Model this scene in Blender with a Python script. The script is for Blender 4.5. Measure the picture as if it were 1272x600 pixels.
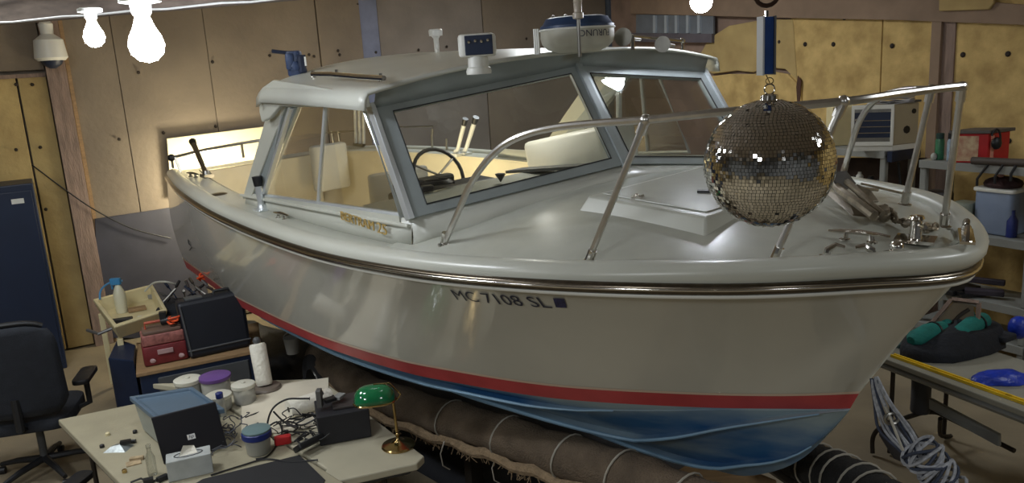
import bpy, bmesh, math, random
from math import sin, cos, pi, radians, sqrt, atan2
from mathutils import Vector, Matrix
random.seed(7)
SC = bpy.context.scene
for _o in list(bpy.data.objects): bpy.data.objects.remove(_o)

# ------------------------------------------------------------------ camera
CAMZ = 2.9
F = 1000.0
PITCH, ROLL = radians(-12.5), -0.0612
fw = Vector((0, cos(PITCH), sin(PITCH)))
_r = fw.cross(Vector((0, 0, 1))).normalized(); _u = _r.cross(fw)
rw = _r*cos(ROLL) + _u*sin(ROLL); uw = -_r*sin(ROLL) + _u*cos(ROLL)
cd = bpy.data.cameras.new('camera'); cam = bpy.data.objects.new('camera', cd)
SC.collection.objects.link(cam); SC.camera = cam
cd.sensor_width = 36; cd.lens = F/1272*36; cd.clip_start = .05; cd.clip_end = 200
cam.matrix_world = Matrix(((rw.x, uw.x, -fw.x, 0), (rw.y, uw.y, -fw.y, 0), (rw.z, uw.z, -fw.z, CAMZ), (0, 0, 0, 1)))

# ------------------------------------------------------------------ world and exposure
w = bpy.data.worlds.new('world'); SC.world = w; w.use_nodes = True
w.node_tree.nodes['Background'].inputs[0].default_value = (.50, .50, .52, 1)
w.node_tree.nodes['Background'].inputs[1].default_value = .3
SC.view_settings.view_transform = 'Standard'; SC.view_settings.look = 'None'
SC.view_settings.exposure = 0.28; SC.view_settings.gamma = 1; SC.view_settings.use_curve_mapping = False

def area(name, loc, target, size, power, col=(1, .97, .93)):
    l = bpy.data.lights.new(name, 'AREA'); l.energy = power; l.size = size; l.color = col
    o = bpy.data.objects.new(name, l); SC.collection.objects.link(o); o.location = loc
    o.rotation_euler = (Vector(target)-Vector(loc)).to_track_quat('-Z', 'Y').to_euler()
def point(name, loc, power, col, rad=.05):
    l = bpy.data.lights.new(name, 'POINT'); l.energy = power; l.color = col; l.shadow_soft_size = rad
    o = bpy.data.objects.new(name, l); SC.collection.objects.link(o); o.location = loc
# unseen fill added at the ceiling, above and behind the camera, beyond the boat
for _l, _p in (((-2.6, -1.2, 4.15), 100), ((2.0, -1.8, 4.15), 34), ((-3.6, 4.4, 4.2), 66), ((4.9, 2.4, 4.2), 52), ((.6, 8.6, 4.2), 76), ((-5.0, 1.5, 4.15), 50)):
    area('ceiling_fill', _l, (_l[0], _l[1], 0), .9, _p, (.94, .98, 1))

# ------------------------------------------------------------------ world frames
def vec(p): return Vector(p)
def ray(x, y): return (fw*F + rw*(x-636) - uw*(y-300)).normalized()
C0 = Vector((0, 0, CAMZ))
def W(x, y, z): d = ray(x, y); return C0 + d*((z-CAMZ)/d.z)          # point of a horizontal plane
def WD(x, y, t): return C0 + ray(x, y)*t                              # point at a distance
NL = Vector((-.5, .866, 0)); NR = Vector((.866, .5, 0)); DL, DR = 10.2, 7.8   # the two walls
def WP(x, y, n, D): d = ray(x, y); return C0 + d*(D/d.dot(n))
TL = Vector((.866, .5, 0)); TR = Vector((.5, -.866, 0))               # along the walls
# boat frame: x forward from the transom, y to port, z up
BM = Matrix(((0.6192, 0.7852, 0.0, -2.85958), (-0.7845, 0.6186, -0.0437, 9.15123), (-0.0343, 0.0271, 0.9990, 0.50102), (0, 0, 0, 1)))
_x = BM.to_3x3().col[0].normalized(); _z = _x.cross(BM.to_3x3().col[1]).normalized(); _y = _z.cross(_x)
BM = Matrix(((_x.x, _y.x, _z.x, BM[0][3]), (_x.y, _y.y, _z.y, BM[1][3]), (_x.z, _y.z, _z.z, BM[2][3]), (0, 0, 0, 1)))
BI = BM.inverted(); CB = BI @ C0
def rayb(x, y): return (BI.to_3x3() @ ray(x, y)).normalized()
def BY(x, y, yy): d = rayb(x, y); return CB + d*((yy-CB.y)/d.y)
def BZ(x, y, zz): d = rayb(x, y); return CB + d*((zz-CB.z)/d.z)
def BX(x, y, xx): d = rayb(x, y); return CB + d*((xx-CB.x)/d.x)
def B2W(p): return BM @ Vector(p)

# ------------------------------------------------------------------ materials
def lin(c): return tuple((v/255/12.92 if v/255 <= .04045 else ((v/255+.055)/1.055)**2.4) for v in c)
MATS = {}
def mat(name, col, rough=.5, metal=0, var=.12, scale=6, bump=0, bscale=None, emit=0, trans=0, coat=0, col2=None, detail=4, spec=None, stretch=None, alpha=1, thr=None):
    if name in MATS: return MATS[name]
    m = bpy.data.materials.new(name); m.use_nodes = True; nt = m.node_tree; b = nt.nodes['Principled BSDF']
    c = lin(col)
    b.inputs['Roughness'].default_value = rough; b.inputs['Metallic'].default_value = metal
    if coat: b.inputs['Coat Weight'].default_value = coat; b.inputs['Coat Roughness'].default_value = .05
    if spec is not None: b.inputs['Specular IOR Level'].default_value = spec
    if trans: b.inputs['Transmission Weight'].default_value = trans
    if alpha < 1: b.inputs['Alpha'].default_value = alpha
    if emit:
        b.inputs['Emission Color'].default_value = (*c, 1); b.inputs['Emission Strength'].default_value = emit
    tc = nt.nodes.new('ShaderNodeTexCoord'); mp = nt.nodes.new('ShaderNodeMapping')
    nt.links.new(tc.outputs['Object'], mp.inputs[0])
    if stretch: mp.inputs['Scale'].default_value = stretch
    n = nt.nodes.new('ShaderNodeTexNoise'); n.inputs['Scale'].default_value = scale; n.inputs['Detail'].default_value = detail
    nt.links.new(mp.outputs[0], n.inputs['Vector'])
    if var or col2:
        r = nt.nodes.new('ShaderNodeValToRGB'); e = r.color_ramp.elements
        t0, t1 = thr or (.3, .7)
        e[0].position = t0; e[1].position = t1
        c2 = lin(col2) if col2 else tuple(min(1, v*(1+var)) for v in c)
        c1 = c if col2 else tuple(v*(1-var) for v in c)
        e[0].color = (*c1, 1); e[1].color = (*c2, 1)
        nt.links.new(n.outputs['Fac'], r.inputs[0]); nt.links.new(r.outputs[0], b.inputs['Base Color'])
    else: b.inputs['Base Color'].default_value = (*c, 1)
    if bump:
        n2 = nt.nodes.new('ShaderNodeTexNoise'); n2.inputs['Scale'].default_value = bscale or scale*4; n2.inputs['Detail'].default_value = 5
        nt.links.new(mp.outputs[0], n2.inputs['Vector'])
        bp = nt.nodes.new('ShaderNodeBump'); bp.inputs['Strength'].default_value = bump; bp.inputs['Distance'].default_value = .02
        nt.links.new(n2.outputs['Fac'], bp.inputs['Height']); nt.links.new(bp.outputs[0], b.inputs['Normal'])
    MATS[name] = m; return m
def glass(name, tint=(.86, .9, .9), fac=.10, rough=.02):
    if name in MATS: return MATS[name]
    m = bpy.data.materials.new(name); m.use_nodes = True; nt = m.node_tree; nt.nodes.clear()
    o = nt.nodes.new('ShaderNodeOutputMaterial'); t = nt.nodes.new('ShaderNodeBsdfTransparent'); g = nt.nodes.new('ShaderNodeBsdfGlossy')
    t.inputs[0].default_value = (*tint, 1); g.inputs['Roughness'].default_value = rough
    lw = nt.nodes.new('ShaderNodeLayerWeight'); lw.inputs[0].default_value = .35
    mm = nt.nodes.new('ShaderNodeMath'); mm.operation = 'MULTIPLY_ADD'; mm.inputs[1].default_value = .4; mm.inputs[2].default_value = fac
    nt.links.new(lw.outputs['Fresnel'], mm.inputs[0]); mx = nt.nodes.new('ShaderNodeMixShader')
    nt.links.new(mm.outputs[0], mx.inputs[0]); nt.links.new(t.outputs[0], mx.inputs[1]); nt.links.new(g.outputs[0], mx.inputs[2]); nt.links.new(mx.outputs[0], o.inputs[0])
    MATS[name] = m; return m
gel = mat('gelcoat_topsides', (200, 198, 186), .16, var=.035, scale=2.2, coat=.6)
gelw = mat('gelcoat_deck', (192, 193, 182), .30, var=.04, scale=3)
gels = mat('non_skid_deck', (182, 183, 172), .27, var=.04, scale=9, bump=.04, bscale=160)
interior = mat('interior_gelcoat', (205, 196, 170), .5, var=.06, scale=3)
red = mat('red_boot_stripe', (186, 72, 74), .42, var=.12, scale=5)
antif = mat('blue_bottom_paint', (48, 96, 142), .5, var=.1, scale=1.6, col2=(146, 164, 172), stretch=(.5, 1, 2.4), detail=7, thr=(.34, .60))
alu = mat('grey_aluminium_frame', (152, 160, 160), .45, metal=.25, var=.06)
aluL = mat('bright_aluminium', (215, 220, 222), .3, metal=.6, var=.04)
chrome = mat('polished_stainless', (215, 212, 206), .13, metal=1, var=.02)
railm = mat('worn_stainless', (214, 212, 208), .28, metal=1, var=.08, scale=20)
chromed = mat('dull_stainless', (150, 148, 142), .32, metal=1, var=.15, scale=14)
black = mat('black_plastic', (24, 25, 28), .45, var=.15, scale=12)
blackm = mat('black_fabric', (26, 30, 38), .85, var=.2, scale=14, bump=.2, bscale=120)
navy = mat('navy_plastic', (26, 36, 58), .5, var=.15, scale=8)
navyp = mat('navy_painted_steel', (22, 36, 62), .45, var=.1, scale=3)
wht = mat('white_plastic', (222, 222, 214), .4, var=.03)
cream = mat('cream_plastic', (214, 202, 160), .45, var=.06, scale=8)
tabm = mat('cream_table_top', (158, 151, 128), .5, var=.08, scale=5, bump=.08, bscale=60)
grey = mat('grey_plastic', (140, 142, 140), .5, var=.07, scale=8)
greyd = mat('dark_grey_plastic', (74, 76, 78), .5, var=.1, scale=8)
steel = mat('tube_steel_grey', (120, 120, 120), .4, metal=.7, var=.1)
darksteel = mat('dark_steel', (58, 52, 46), .5, metal=.5, var=.2, scale=12)
brass = mat('polished_brass', (186, 160, 108), .2, metal=1, var=.08)
wood = mat('bare_wood', (146, 118, 84), .7, var=.18, scale=5, stretch=(1, 8, 8))
stud = mat('weathered_stud', (136, 116, 104), .85, var=.22, scale=4, bump=.3, stretch=(6, 6, 1))
pinkstud = mat('planed_girt', (142, 120, 100), .8, var=.18, scale=3, bump=.2)
foamR = mat('gold_foam_board', (172, 144, 90), .9, var=.2, scale=5, bump=.5, bscale=14, col2=(216, 186, 122), detail=8)
foamL = mat('brown_foam_board', (116, 105, 92), .9, var=.2, scale=1.4, bump=.3, bscale=16, col2=(134, 122, 106))
foamY = mat('yellow_foam_board', (166, 142, 94), .9, var=.2, scale=3, bump=.5, bscale=10, col2=(190, 166, 112))
foamD = mat('grey_foam_board', (128, 120, 112), .9, var=.15, scale=2, bump=.25, bscale=14)
concrete = mat('worn_concrete', (122, 111, 92), .7, var=.2, scale=1.6, bump=.15, bscale=30, col2=(146, 133, 108))
shadem = mat('dark_hull_shade', (20, 22, 28), .7, var=.3, scale=3, bump=.4, bscale=9)
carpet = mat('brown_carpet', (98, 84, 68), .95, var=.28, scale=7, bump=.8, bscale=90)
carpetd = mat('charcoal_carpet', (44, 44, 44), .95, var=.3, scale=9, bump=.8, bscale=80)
fray = mat('frayed_burlap', (134, 114, 88), .95, var=.25, scale=20, bump=.7, bscale=60)
rope = mat('grey_rope', (150, 152, 158), .85, var=.3, scale=60)
ropel = mat('pale_cord', (165, 160, 148), .8, var=.1)
green = mat('green_lamp_glass', (20, 104, 62), .12, var=.2, scale=8, coat=.8)
teal = mat('teal_canvas', (20, 112, 104), .8, var=.2, scale=10, bump=.3, bscale=50)
yellow = mat('yellow_paint', (222, 186, 40), .45, var=.12, scale=12)
bluep = mat('blue_plastic_bag', (28, 56, 170), .35, var=.25, scale=12, bump=.5, bscale=22)
redp = mat('red_plastic', (182, 34, 38), .4, var=.15, scale=8)
redd = mat('dark_red_plastic', (112, 38, 42), .45, var=.2, scale=10)
orange = mat('orange_cable', (222, 84, 40), .5, var=.1)
wirem = mat('black_wire', (20, 20, 22), .5, var=0)
pane = glass('window_glass', (.93, .95, .95), .05)
paneS = glass('side_window_glass', (.97, .96, .92), .03)
clear = glass('clear_plastic', (.92, .93, .91), .10, .12)
def milky():
    m = clear.copy(); m.name = 'milky_plastic'; nt = m.node_tree; o = [n for n in nt.nodes if n.type == 'OUTPUT_MATERIAL'][0]
    src = o.inputs[0].links[0].from_socket; d = nt.nodes.new('ShaderNodeBsdfDiffuse'); d.inputs[0].default_value = (.62, .62, .57, 1)
    x = nt.nodes.new('ShaderNodeMixShader'); x.inputs[0].default_value = .42
    nt.links.new(src, x.inputs[1]); nt.links.new(d.outputs[0], x.inputs[2]); nt.links.new(x.outputs[0], o.inputs[0]); return m
milkyp = milky()
paper = mat('paper_towel', (226, 222, 208), .95, var=.03, scale=30, bump=.5, bscale=40)
gold = mat('gold_lettering', (206, 176, 108), .35, metal=.4, var=.1)
ink = mat('navy_ink', (46, 48, 66), .5, var=0)
bluecap = mat('blue_cap', (28, 44, 110), .4, var=.05)

# ------------------------------------------------------------------ mesh builder
class MB:
    def __init__(s): s.v = []; s.f = []
    def add(s, vs, fs):
        n = len(s.v); s.v += [Vector(q) for q in vs]; s.f += [tuple(i+n for i in q) for q in fs]; return s
    def box(s, c, size, rz=0, R=None, taper=1):
        hx, hy, hz = [q/2 for q in size]; R = R or Matrix.Rotation(rz, 3, 'Z'); c = Vector(c)
        vs = [c + R @ Vector((x*hx*(taper if z > 0 else 1), y*hy*(taper if z > 0 else 1), z*hz)) for z in (-1, 1) for y in (-1, 1) for x in (-1, 1)]
        return s.add(vs, [(0, 2, 3, 1), (4, 5, 7, 6), (0, 1, 5, 4), (2, 6, 7, 3), (0, 4, 6, 2), (1, 3, 7, 5)])
    def prism(s, poly, z0, z1, inset=0):
        n = len(poly); P = [Vector((p[0], p[1], 0)) for p in poly]; c = sum(P, Vector())/n
        lo = [Vector((p.x, p.y, z0)) for p in P]; hi = [Vector((p.x+(c.x-p.x)*inset, p.y+(c.y-p.y)*inset, z1)) for p in P]
        return s.add(lo+hi, [tuple(range(n))[::-1], tuple(range(n, 2*n))]+[(i, (i+1) % n, (i+1) % n+n, i+n) for i in range(n)])
    def slab(s, pts, thick, normal=None):        # polygon in 3D with thickness along the normal
        P = [Vector(p) for p in pts]; n = len(P)
        nn = Vector(normal).normalized() if normal is not None else (P[1]-P[0]).cross(P[2]-P[0]).normalized()
        Q = [p+nn*thick for p in P]
        return s.add(P+Q, [tuple(range(n))[::-1], tuple(range(n, 2*n))]+[(i, (i+1) % n, (i+1) % n+n, i+n) for i in range(n)])
    def ring(s, c, ax, r, n, r2=None, ref=None):
        ax = ax.normalized(); ref = ref or (Vector((0, 0, 1)) if abs(ax.z) < .9 else Vector((1, 0, 0)))
        a = ax.cross(ref).normalized(); b = ax.cross(a); r2 = r2 or r
        return [c + a*cos(2*pi*i/n)*r + b*sin(2*pi*i/n)*r2 for i in range(n)]
    def tube(s, path, r, n=8, caps=True, closed=False):
        P = [Vector(p) for p in path]; m = len(P); rs = r if isinstance(r, (list, tuple)) else [r]*m
        base = len(s.v); ref = None; rings = []
        for i in range(m):
            t = (P[(i+1) % m]-P[i-1]) if closed else (P[min(i+1, m-1)]-P[max(i-1, 0)])
            if t.length < 1e-9: t = Vector((0, 0, 1))
            t.normalize()
            if ref is None: ref = Vector((0, 0, 1)) if abs(t.z) < .9 else Vector((1, 0, 0))
            a = t.cross(ref).normalized(); b = t.cross(a).normalized(); ref = -b if False else a.cross(t)
            rings.append([P[i]+a*cos(2*pi*k/n)*rs[i]+b*sin(2*pi*k/n)*rs[i] for k in range(n)])
        vs = [q for rg in rings for q in rg]; fs = []
        for i in range(m if closed else m-1):
            for k in range(n):
                a0 = i*n+k; a1 = i*n+(k+1) % n; b0 = ((i+1) % m)*n+k; b1 = ((i+1) % m)*n+(k+1) % n
                fs.append((a0, a1, b1, b0))
        if caps and not closed: fs += [tuple(range(n))[::-1], tuple(range((m-1)*n, m*n))]
        return s.add(vs, fs)
    def cyl(s, a, b, r, r2=None, n=16): return s.tube([a, b], [r, r if r2 is None else r2], n)
    def lathe(s, prof, c=(0, 0, 0), n=20, ax='Z', R=None):   # (r, z) pairs
        c = Vector(c); vs = []; fs = []; R = R or Matrix.Identity(3)
        for r, z in prof: vs += [c + R @ Vector((cos(2*pi*k/n)*max(r, 1e-4), sin(2*pi*k/n)*max(r, 1e-4), z)) for k in range(n)]
        for i in range(len(prof)-1):
            for k in range(n): fs.append((i*n+k, i*n+(k+1) % n, (i+1)*n+(k+1) % n, (i+1)*n+k))
        fs += [tuple(range(n))[::-1], tuple(range((len(prof)-1)*n, len(prof)*n))]
        return s.add(vs, fs)
    def ball(s, c, r, n=16, sc=(1, 1, 1)):
        m = n//2; prof = [(sin(pi*i/m), -cos(pi*i/m)) for i in range(m+1)]; c = Vector(c)
        b = MB().lathe(prof, n=n); return s.add([c+Vector((q.x*r*sc[0], q.y*r*sc[1], q.z*r*sc[2])) for q in b.v], b.f)
    def grid(s, rows):
        n = len(rows[0]); vs = [q for r in rows for q in r]
        return s.add(vs, [(i*n+k, i*n+k+1, (i+1)*n+k+1, (i+1)*n+k) for i in range(len(rows)-1) for k in range(n-1)])
    def rbox(s, c, size, r, rz=0, R=None, n=3):     # box with rounded vertical edges and softened rim
        hx, hy, hz = [q/2 for q in size]; R = R or Matrix.Rotation(rz, 3, 'Z'); c = Vector(c); r = min(r, hx*.98, hy*.98)
        def loop(ins, z):
            o = []
            for qx, qy, a0 in ((1, 1, 0), (-1, 1, pi/2), (-1, -1, pi), (1, -1, 1.5*pi)):
                for k in range(n+1):
                    a = a0+pi/2*k/n; rr = max(r-ins, .0005)
                    o.append(c+R @ Vector((qx*(hx-r)+cos(a)*rr, qy*(hy-r)+sin(a)*rr, z)))
            return o
        e = min(r*.5, hz*.5); L = [loop(e, -hz), loop(e*.3, -hz+e*.3), loop(0, -hz+e), loop(0, hz-e), loop(e*.3, hz-e*.3), loop(e, hz)]
        m = len(L[0]); vs = [q for l in L for q in l]; fs = [(i*m+k, i*m+(k+1) % m, (i+1)*m+(k+1) % m, (i+1)*m+k) for i in range(5) for k in range(m)]
        fs += [tuple(range(m))[::-1], tuple(range(5*m, 6*m))]
        return s.add(vs, fs)
def O(name, mb, m, parent=None, smooth=True, angle=35, kind=None, label=None, bevel=0, solid=0, subd=0):
    me = bpy.data.meshes.new(name)
    if parent is not None and 'org' in parent and not parent.get('frame'):
        org = Vector(parent['org']); vs = [tuple(q-org) for q in mb.v]
    else: vs = [tuple(q) for q in mb.v]
    me.from_pydata(vs, [], mb.f); me.validate()
    bm = bmesh.new(); bm.from_mesh(me); bmesh.ops.remove_doubles(bm, verts=bm.verts, dist=1e-5)
    bmesh.ops.recalc_face_normals(bm, faces=bm.faces); bm.to_mesh(me); bm.free()
    me.materials.append(m)
    if smooth:
        for p in me.polygons: p.use_smooth = True
        try: me.set_sharp_from_angle(angle=radians(angle))
        except Exception: pass
    o = bpy.data.objects.new(name, me); SC.collection.objects.link(o)
    if parent is not None: o.parent = parent; o['org'] = parent.get('org', (0, 0, 0)) if True else 0
    if parent is not None and parent.get('frame'): o['frame'] = 1
    if kind: o['kind'] = kind
    if label: o['label'] = label
    if solid: md = o.modifiers.new('solid', 'SOLIDIFY'); md.thickness = solid; md.offset = 0
    if bevel: md = o.modifiers.new('bevel', 'BEVEL'); md.width = bevel; md.segments = 2; md.limit_method = 'ANGLE'
    if subd: md = o.modifiers.new('sub', 'SUBSURF'); md.levels = subd; md.render_levels = subd
    return o
def T(name, label, cat, loc=(0, 0, 0), group=None):          # a thing: an Empty at its base; its parts are built in world coordinates
    o = bpy.data.objects.new(name, None); SC.collection.objects.link(o); o.location = loc; o['org'] = tuple(loc)
    o['label'] = label; o['category'] = cat; o.empty_display_size = .05
    if group: o['group'] = group
    return o
def tag(o, label, cat, group=None):
    o['label'] = label; o['category'] = cat
    if group: o['group'] = group
    return o
def recenter(o):                                             # single-mesh thing: origin to its base
    me = o.data; z = min(v.co.z for v in me.vertices); c = sum((v.co for v in me.vertices), Vector())/len(me.vertices); c.z = z
    me.transform(Matrix.Translation(-c)); o.location = c; return o
def S(name, mb, m, **k):                                     # setting
    return O(name, mb, m, kind='structure', **k)
def one(name, mb, m, label, cat, group=None, **k): return recenter(tag(O(name, mb, m, **k), label, cat, group))
def smoothpath(pts, n=8, closed=False):
    P = [Vector(p) for p in pts]; out = []; m = len(P)
    for i in range(m if closed else m-1):
        if closed: a, b, c, d = P[i-1], P[i], P[(i+1) % m], P[(i+2) % m]
        else: a, b, c, d = P[max(i-1, 0)], P[i], P[i+1], P[min(i+2, m-1)]
        for k in range(n):
            t = k/n; out.append(.5*((2*b)+(c-a)*t+(2*a-5*b+4*c-d)*t*t+(-a+3*b-3*c+d)*t**3))
    if not closed: out.append(P[-1])
    return out
def textmesh(txt, shear=0, extrude=0):                       # flat lettering as a mesh, x 0..w, y 0..1
    cu = bpy.data.curves.new('t', 'FONT'); cu.body = txt; cu.shear = shear; cu.extrude = extrude; cu.resolution_u = 3
    o = bpy.data.objects.new('t', cu); SC.collection.objects.link(o)
    dg = bpy.context.evaluated_depsgraph_get(); me = bpy.data.meshes.new_from_object(o.evaluated_get(dg))
    bpy.data.objects.remove(o); vs = [v.co.copy() for v in me.vertices]; fs = [tuple(p.vertices) for p in me.polygons]
    x0 = min(v.x for v in vs); x1 = max(v.x for v in vs); y0 = min(v.y for v in vs); y1 = max(v.y for v in vs)
    vs = [Vector(((v.x-x0)/(x1-x0), (v.y-y0)/(y1-y0), v.z)) for v in vs]
    return vs, fs

# ================================================================== SHED
G0 = Vector((0, 0, 0))
def wl(t, z, off=0): return NL*(DL-off) + TL*t + Vector((0, 0, z))     # left wall: t along, z up, off into the room
def wr(t, z, off=0): return NR*(DR-off) + TR*t + Vector((0, 0, z))
TC_L = DR; TC_R = -DL                                                   # corner in both
CH = 4.3
DLb, DRb = -5.0, -8.0                                                   # walls behind the camera
def cor(n, m, z): return NL*n + NR*m + Vector((0, 0, z))
fl = MB().add([cor(DLb-.1, DRb-.1, 0), cor(DL+.1, DRb-.1, 0), cor(DL+.1, DR+.1, 0), cor(DLb-.1, DR+.1, 0)], [(0, 1, 2, 3)]); S('floor', fl, concrete, smooth=False)
cl = MB().add([cor(DLb-.1, DRb-.1, CH), cor(DL+.1, DRb-.1, CH), cor(DL+.1, DR+.1, CH), cor(DLb-.1, DR+.1, CH)], [(0, 1, 2, 3)]); S('ceiling', cl, mat('ceiling_board', (150, 140, 128), .85, var=.12), smooth=False)
S('wall_back', MB().add([cor(DLb, DRb, 0), cor(DLb, DR, 0), cor(DLb, DR, CH), cor(DLb, DRb, CH)], [(0, 1, 2, 3)]), mat('grey_wall_board', (122, 124, 126), .85, var=.1), smooth=False)
S('wall_side', MB().add([cor(DLb, DRb, 0), cor(DL, DRb, 0), cor(DL, DRb, CH), cor(DLb, DRb, CH)], [(0, 1, 2, 3)]), mat('grey_wall_board', (122, 124, 126), .85), smooth=False)
wall_l = S('wall_left', MB().add([wl(DRb, 0, -.05), wl(TC_L, 0, -.05), wl(TC_L, CH, -.05), wl(DRb, CH, -.05)], [(0, 1, 2, 3)]), foamL, smooth=False)
wall_r = S('wall_right', MB().add([wr(TC_R, 0, -.05), wr(-DLb, 0, -.05), wr(-DLb, CH, -.05), wr(TC_R, CH, -.05)], [(0, 1, 2, 3)]), foamR, smooth=False)
def lt(px, py): return (WP(px, py, NL, DL)).dot(TL)
def lz(px, py): return (WP(px, py, NL, DL)).z
def rt(px, py): return (WP(px, py, NR, DR)).dot(TR)
def rz_(px, py): return (WP(px, py, NR, DR)).z
def lpanel(t0, t1, z0, z1, off, th, m, name='foam_panel'):
    return O(name, MB().slab([wl(t0, z0, off), wl(t1, z0, off), wl(t1, z1, off), wl(t0, z1, off)], th, NL), m, wall_l, smooth=False, bevel=.006)
def rpanel(t0, t1, z0, z1, off, th, m, name='foam_panel', poly=None):
    return O(name, MB().slab([wr(t0, z0, off), wr(t1, z0, off), wr(t1, z1, off), wr(t0, z1, off)] if not poly else [wr(a, b, off) for a, b in poly], th, NR), m, wall_r, smooth=False, bevel=.006)
# left wall: boards seen between studs
a0, a1 = lt(57, 90), lt(82, 90)
p395, p447, p470 = lt(393, 30), lt(446, 30), lt(468, 30)
xs = [-6.9, lt(30, 150), a0]
for i in range(2): lpanel(xs[i]+.01, xs[i+1]-.01, .02, lz(30, 92), .03, .06, foamY)
lpanel(-6.9, a0-.01, lz(30, 90)+.02, CH-.3, .035, .06, foamL)
xs = [a1+.01, lt(150, 150)+.05, lt(262, 100), p395-.01]
for i in range(3): lpanel(xs[i]+.002, xs[i+1]-.002, .02, CH-.02, .03+.006*i, .05, foamL)
lpanel(p395, p447, .02, CH-.02, .06, .06, foamL)
lpanel(p470+.01, lt(600, 60), .02, CH-.02, .03, .06, foamD)
lpanel(lt(600, 60)+.012, lt(752, 60), .02, CH-.02, .036, .06, foamL)
O('stud', MB().slab([wl(a0, 0, .11), wl(a1, 0, .11), wl(a1, CH, .11), wl(a0, CH, .11)], .1, NL), stud, wall_l, smooth=False, bevel=.004)
O('stud', MB().slab([wl(a1+.005, 0, .07), wl(a1+.045, 0, .07), wl(a1+.045, CH, .07), wl(a1+.005, CH, .07)], .05, NL), wood, wall_l, smooth=False)
O('stud', MB().slab([wl(p447, 0, .05), wl(p470, 0, .05), wl(p470, CH, .05), wl(p447, CH, .05)], .05, NL), mat('blue_grey_stud', (112, 118, 140), .8, var=.15), wall_l, smooth=False, bevel=.004)
O('panel_trim', MB().slab([wl(-6.9, lz(40, 94)-.02, .045), wl(a0-.01, lz(40, 94)-.02, .045), wl(a0-.01, lz(40, 94)+.02, .045), wl(-6.9, lz(40, 94)+.02, .045)], .01, NL), stud, wall_l, smooth=False)
wash = None
def washer(p, n, parent, r=.035):
    global wash
    m = MB(); q = m.ring(Vector(p), n, r*.55, 8); q2 = m.ring(Vector(p)+n*.012, n, r*.3, 8)
    m.add(q+q2, [(k, (k+1) % 8, 8+(k+1) % 8, 8+k) for k in range(8)]+[tuple(range(8, 16))])
    O('washer', m, mat('rusty_washer', (52, 44, 38), .7, metal=.3, var=.3), parent)
for px, py in [(20, 105), (40, 105), (78, 98), (20, 186), (50, 183), (83, 180), (148, 173), (203, 165), (268, 157), (264, 77), (172, 90), (57, 260), (100, 262), (390, 70), (420, 63), (422, 68), (467, 65), (520, 62), (555, 58), (654, 48), (444, 5), (384, 68), (335, 69)]:
    washer(WP(px, py, NL, DL-.052-.02*(383 < px < 440)), -NL, wall_l)
for px, py in [(1035, 55), (1108, 57), (1196, 68), (1252, 67), (1253, 175), (968, 52), (1049, 22), (1000, 55)]:
    washer(WP(px, py, NR, DR-.045), -NR, wall_r, .05)
# bright white foam board behind the stern
q = [WP(207, 172, NL, DL-.12), WP(213, 245, NL, DL-.12), WP(335, 235, NL, DL-.12), WP(338, 156, NL, DL-.12)]
one('insulation_sheet', MB().slab(q, .03, NL), mat('white_foam', (236, 226, 190), .8, var=.06), 'white insulation sheet glaring behind the stern of the boat', 'sheet', bevel=.005)
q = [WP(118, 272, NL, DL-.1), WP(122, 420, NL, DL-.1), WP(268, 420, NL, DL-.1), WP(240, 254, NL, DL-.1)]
one('wall_shade_sheet', MB().slab(q, .03, NL), mat('wall_shade_navy', (62, 62, 72), .7, var=.2, scale=3), 'dark sheet painting the shade on the wall between post and boat stern', 'sheet', bevel=.004)  # dark sheet stands in for the shade on the lower wall
# right wall
g = rz_(1110, 25)
bz0 = g-.02
rstud0, rstud1 = rt(1161, 100), rt(1173, 100)
def wpoly(name, pts, off, th, m, par, n=NR, D=DR, **k):
    return O(name, MB().slab([WP(x, y, n, D-off) for x, y in pts], th, n), m, par, smooth=False, **k)
wpoly('girt', [(783, 17), (960, 22), (1116, 25), (1163, 27), (1300, 32), (1300, 8), (1163, -2), (960, -22), (783, -30)], .11, .08, pinkstud, wall_r, bevel=.004)
O('stud', MB().slab([wr(rstud0, 0, .1), wr(rstud1, 0, .1), wr(rstud1, CH, .1), wr(rstud0, CH, .1)], .1, NR), pinkstud, wall_r, smooth=False, bevel=.004)
O('stud', MB().slab([wr(rstud1, 0, .06), wr(rstud1+.12, 0, .06), wr(rstud1+.12, CH, .06), wr(rstud1, CH, .06)], .05, NR), stud, wall_r, smooth=False)
def jag(t, z0, z1, amp, n=14, s=1):
    return [(t+random.uniform(-amp, amp), z0+(z1-z0)*i/n) for i in range(n+1)]
rl = jag(rstud1+.10, .02, CH-.02, .025)
rpanel(0, 0, 0, 0, .04, .05, foamR, poly=[(2.9, .02)]+[(2.9, CH-.02)]+rl[::-1])
tA, tB = rt(1098, 60), rt(985, 60)
rpanel(tA+.004, rstud0-.005, .02, CH-.02, .035, .05, foamR)
rpanel(tB, tA-.004, .02, CH-.02, .04, .05, foamR)
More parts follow.
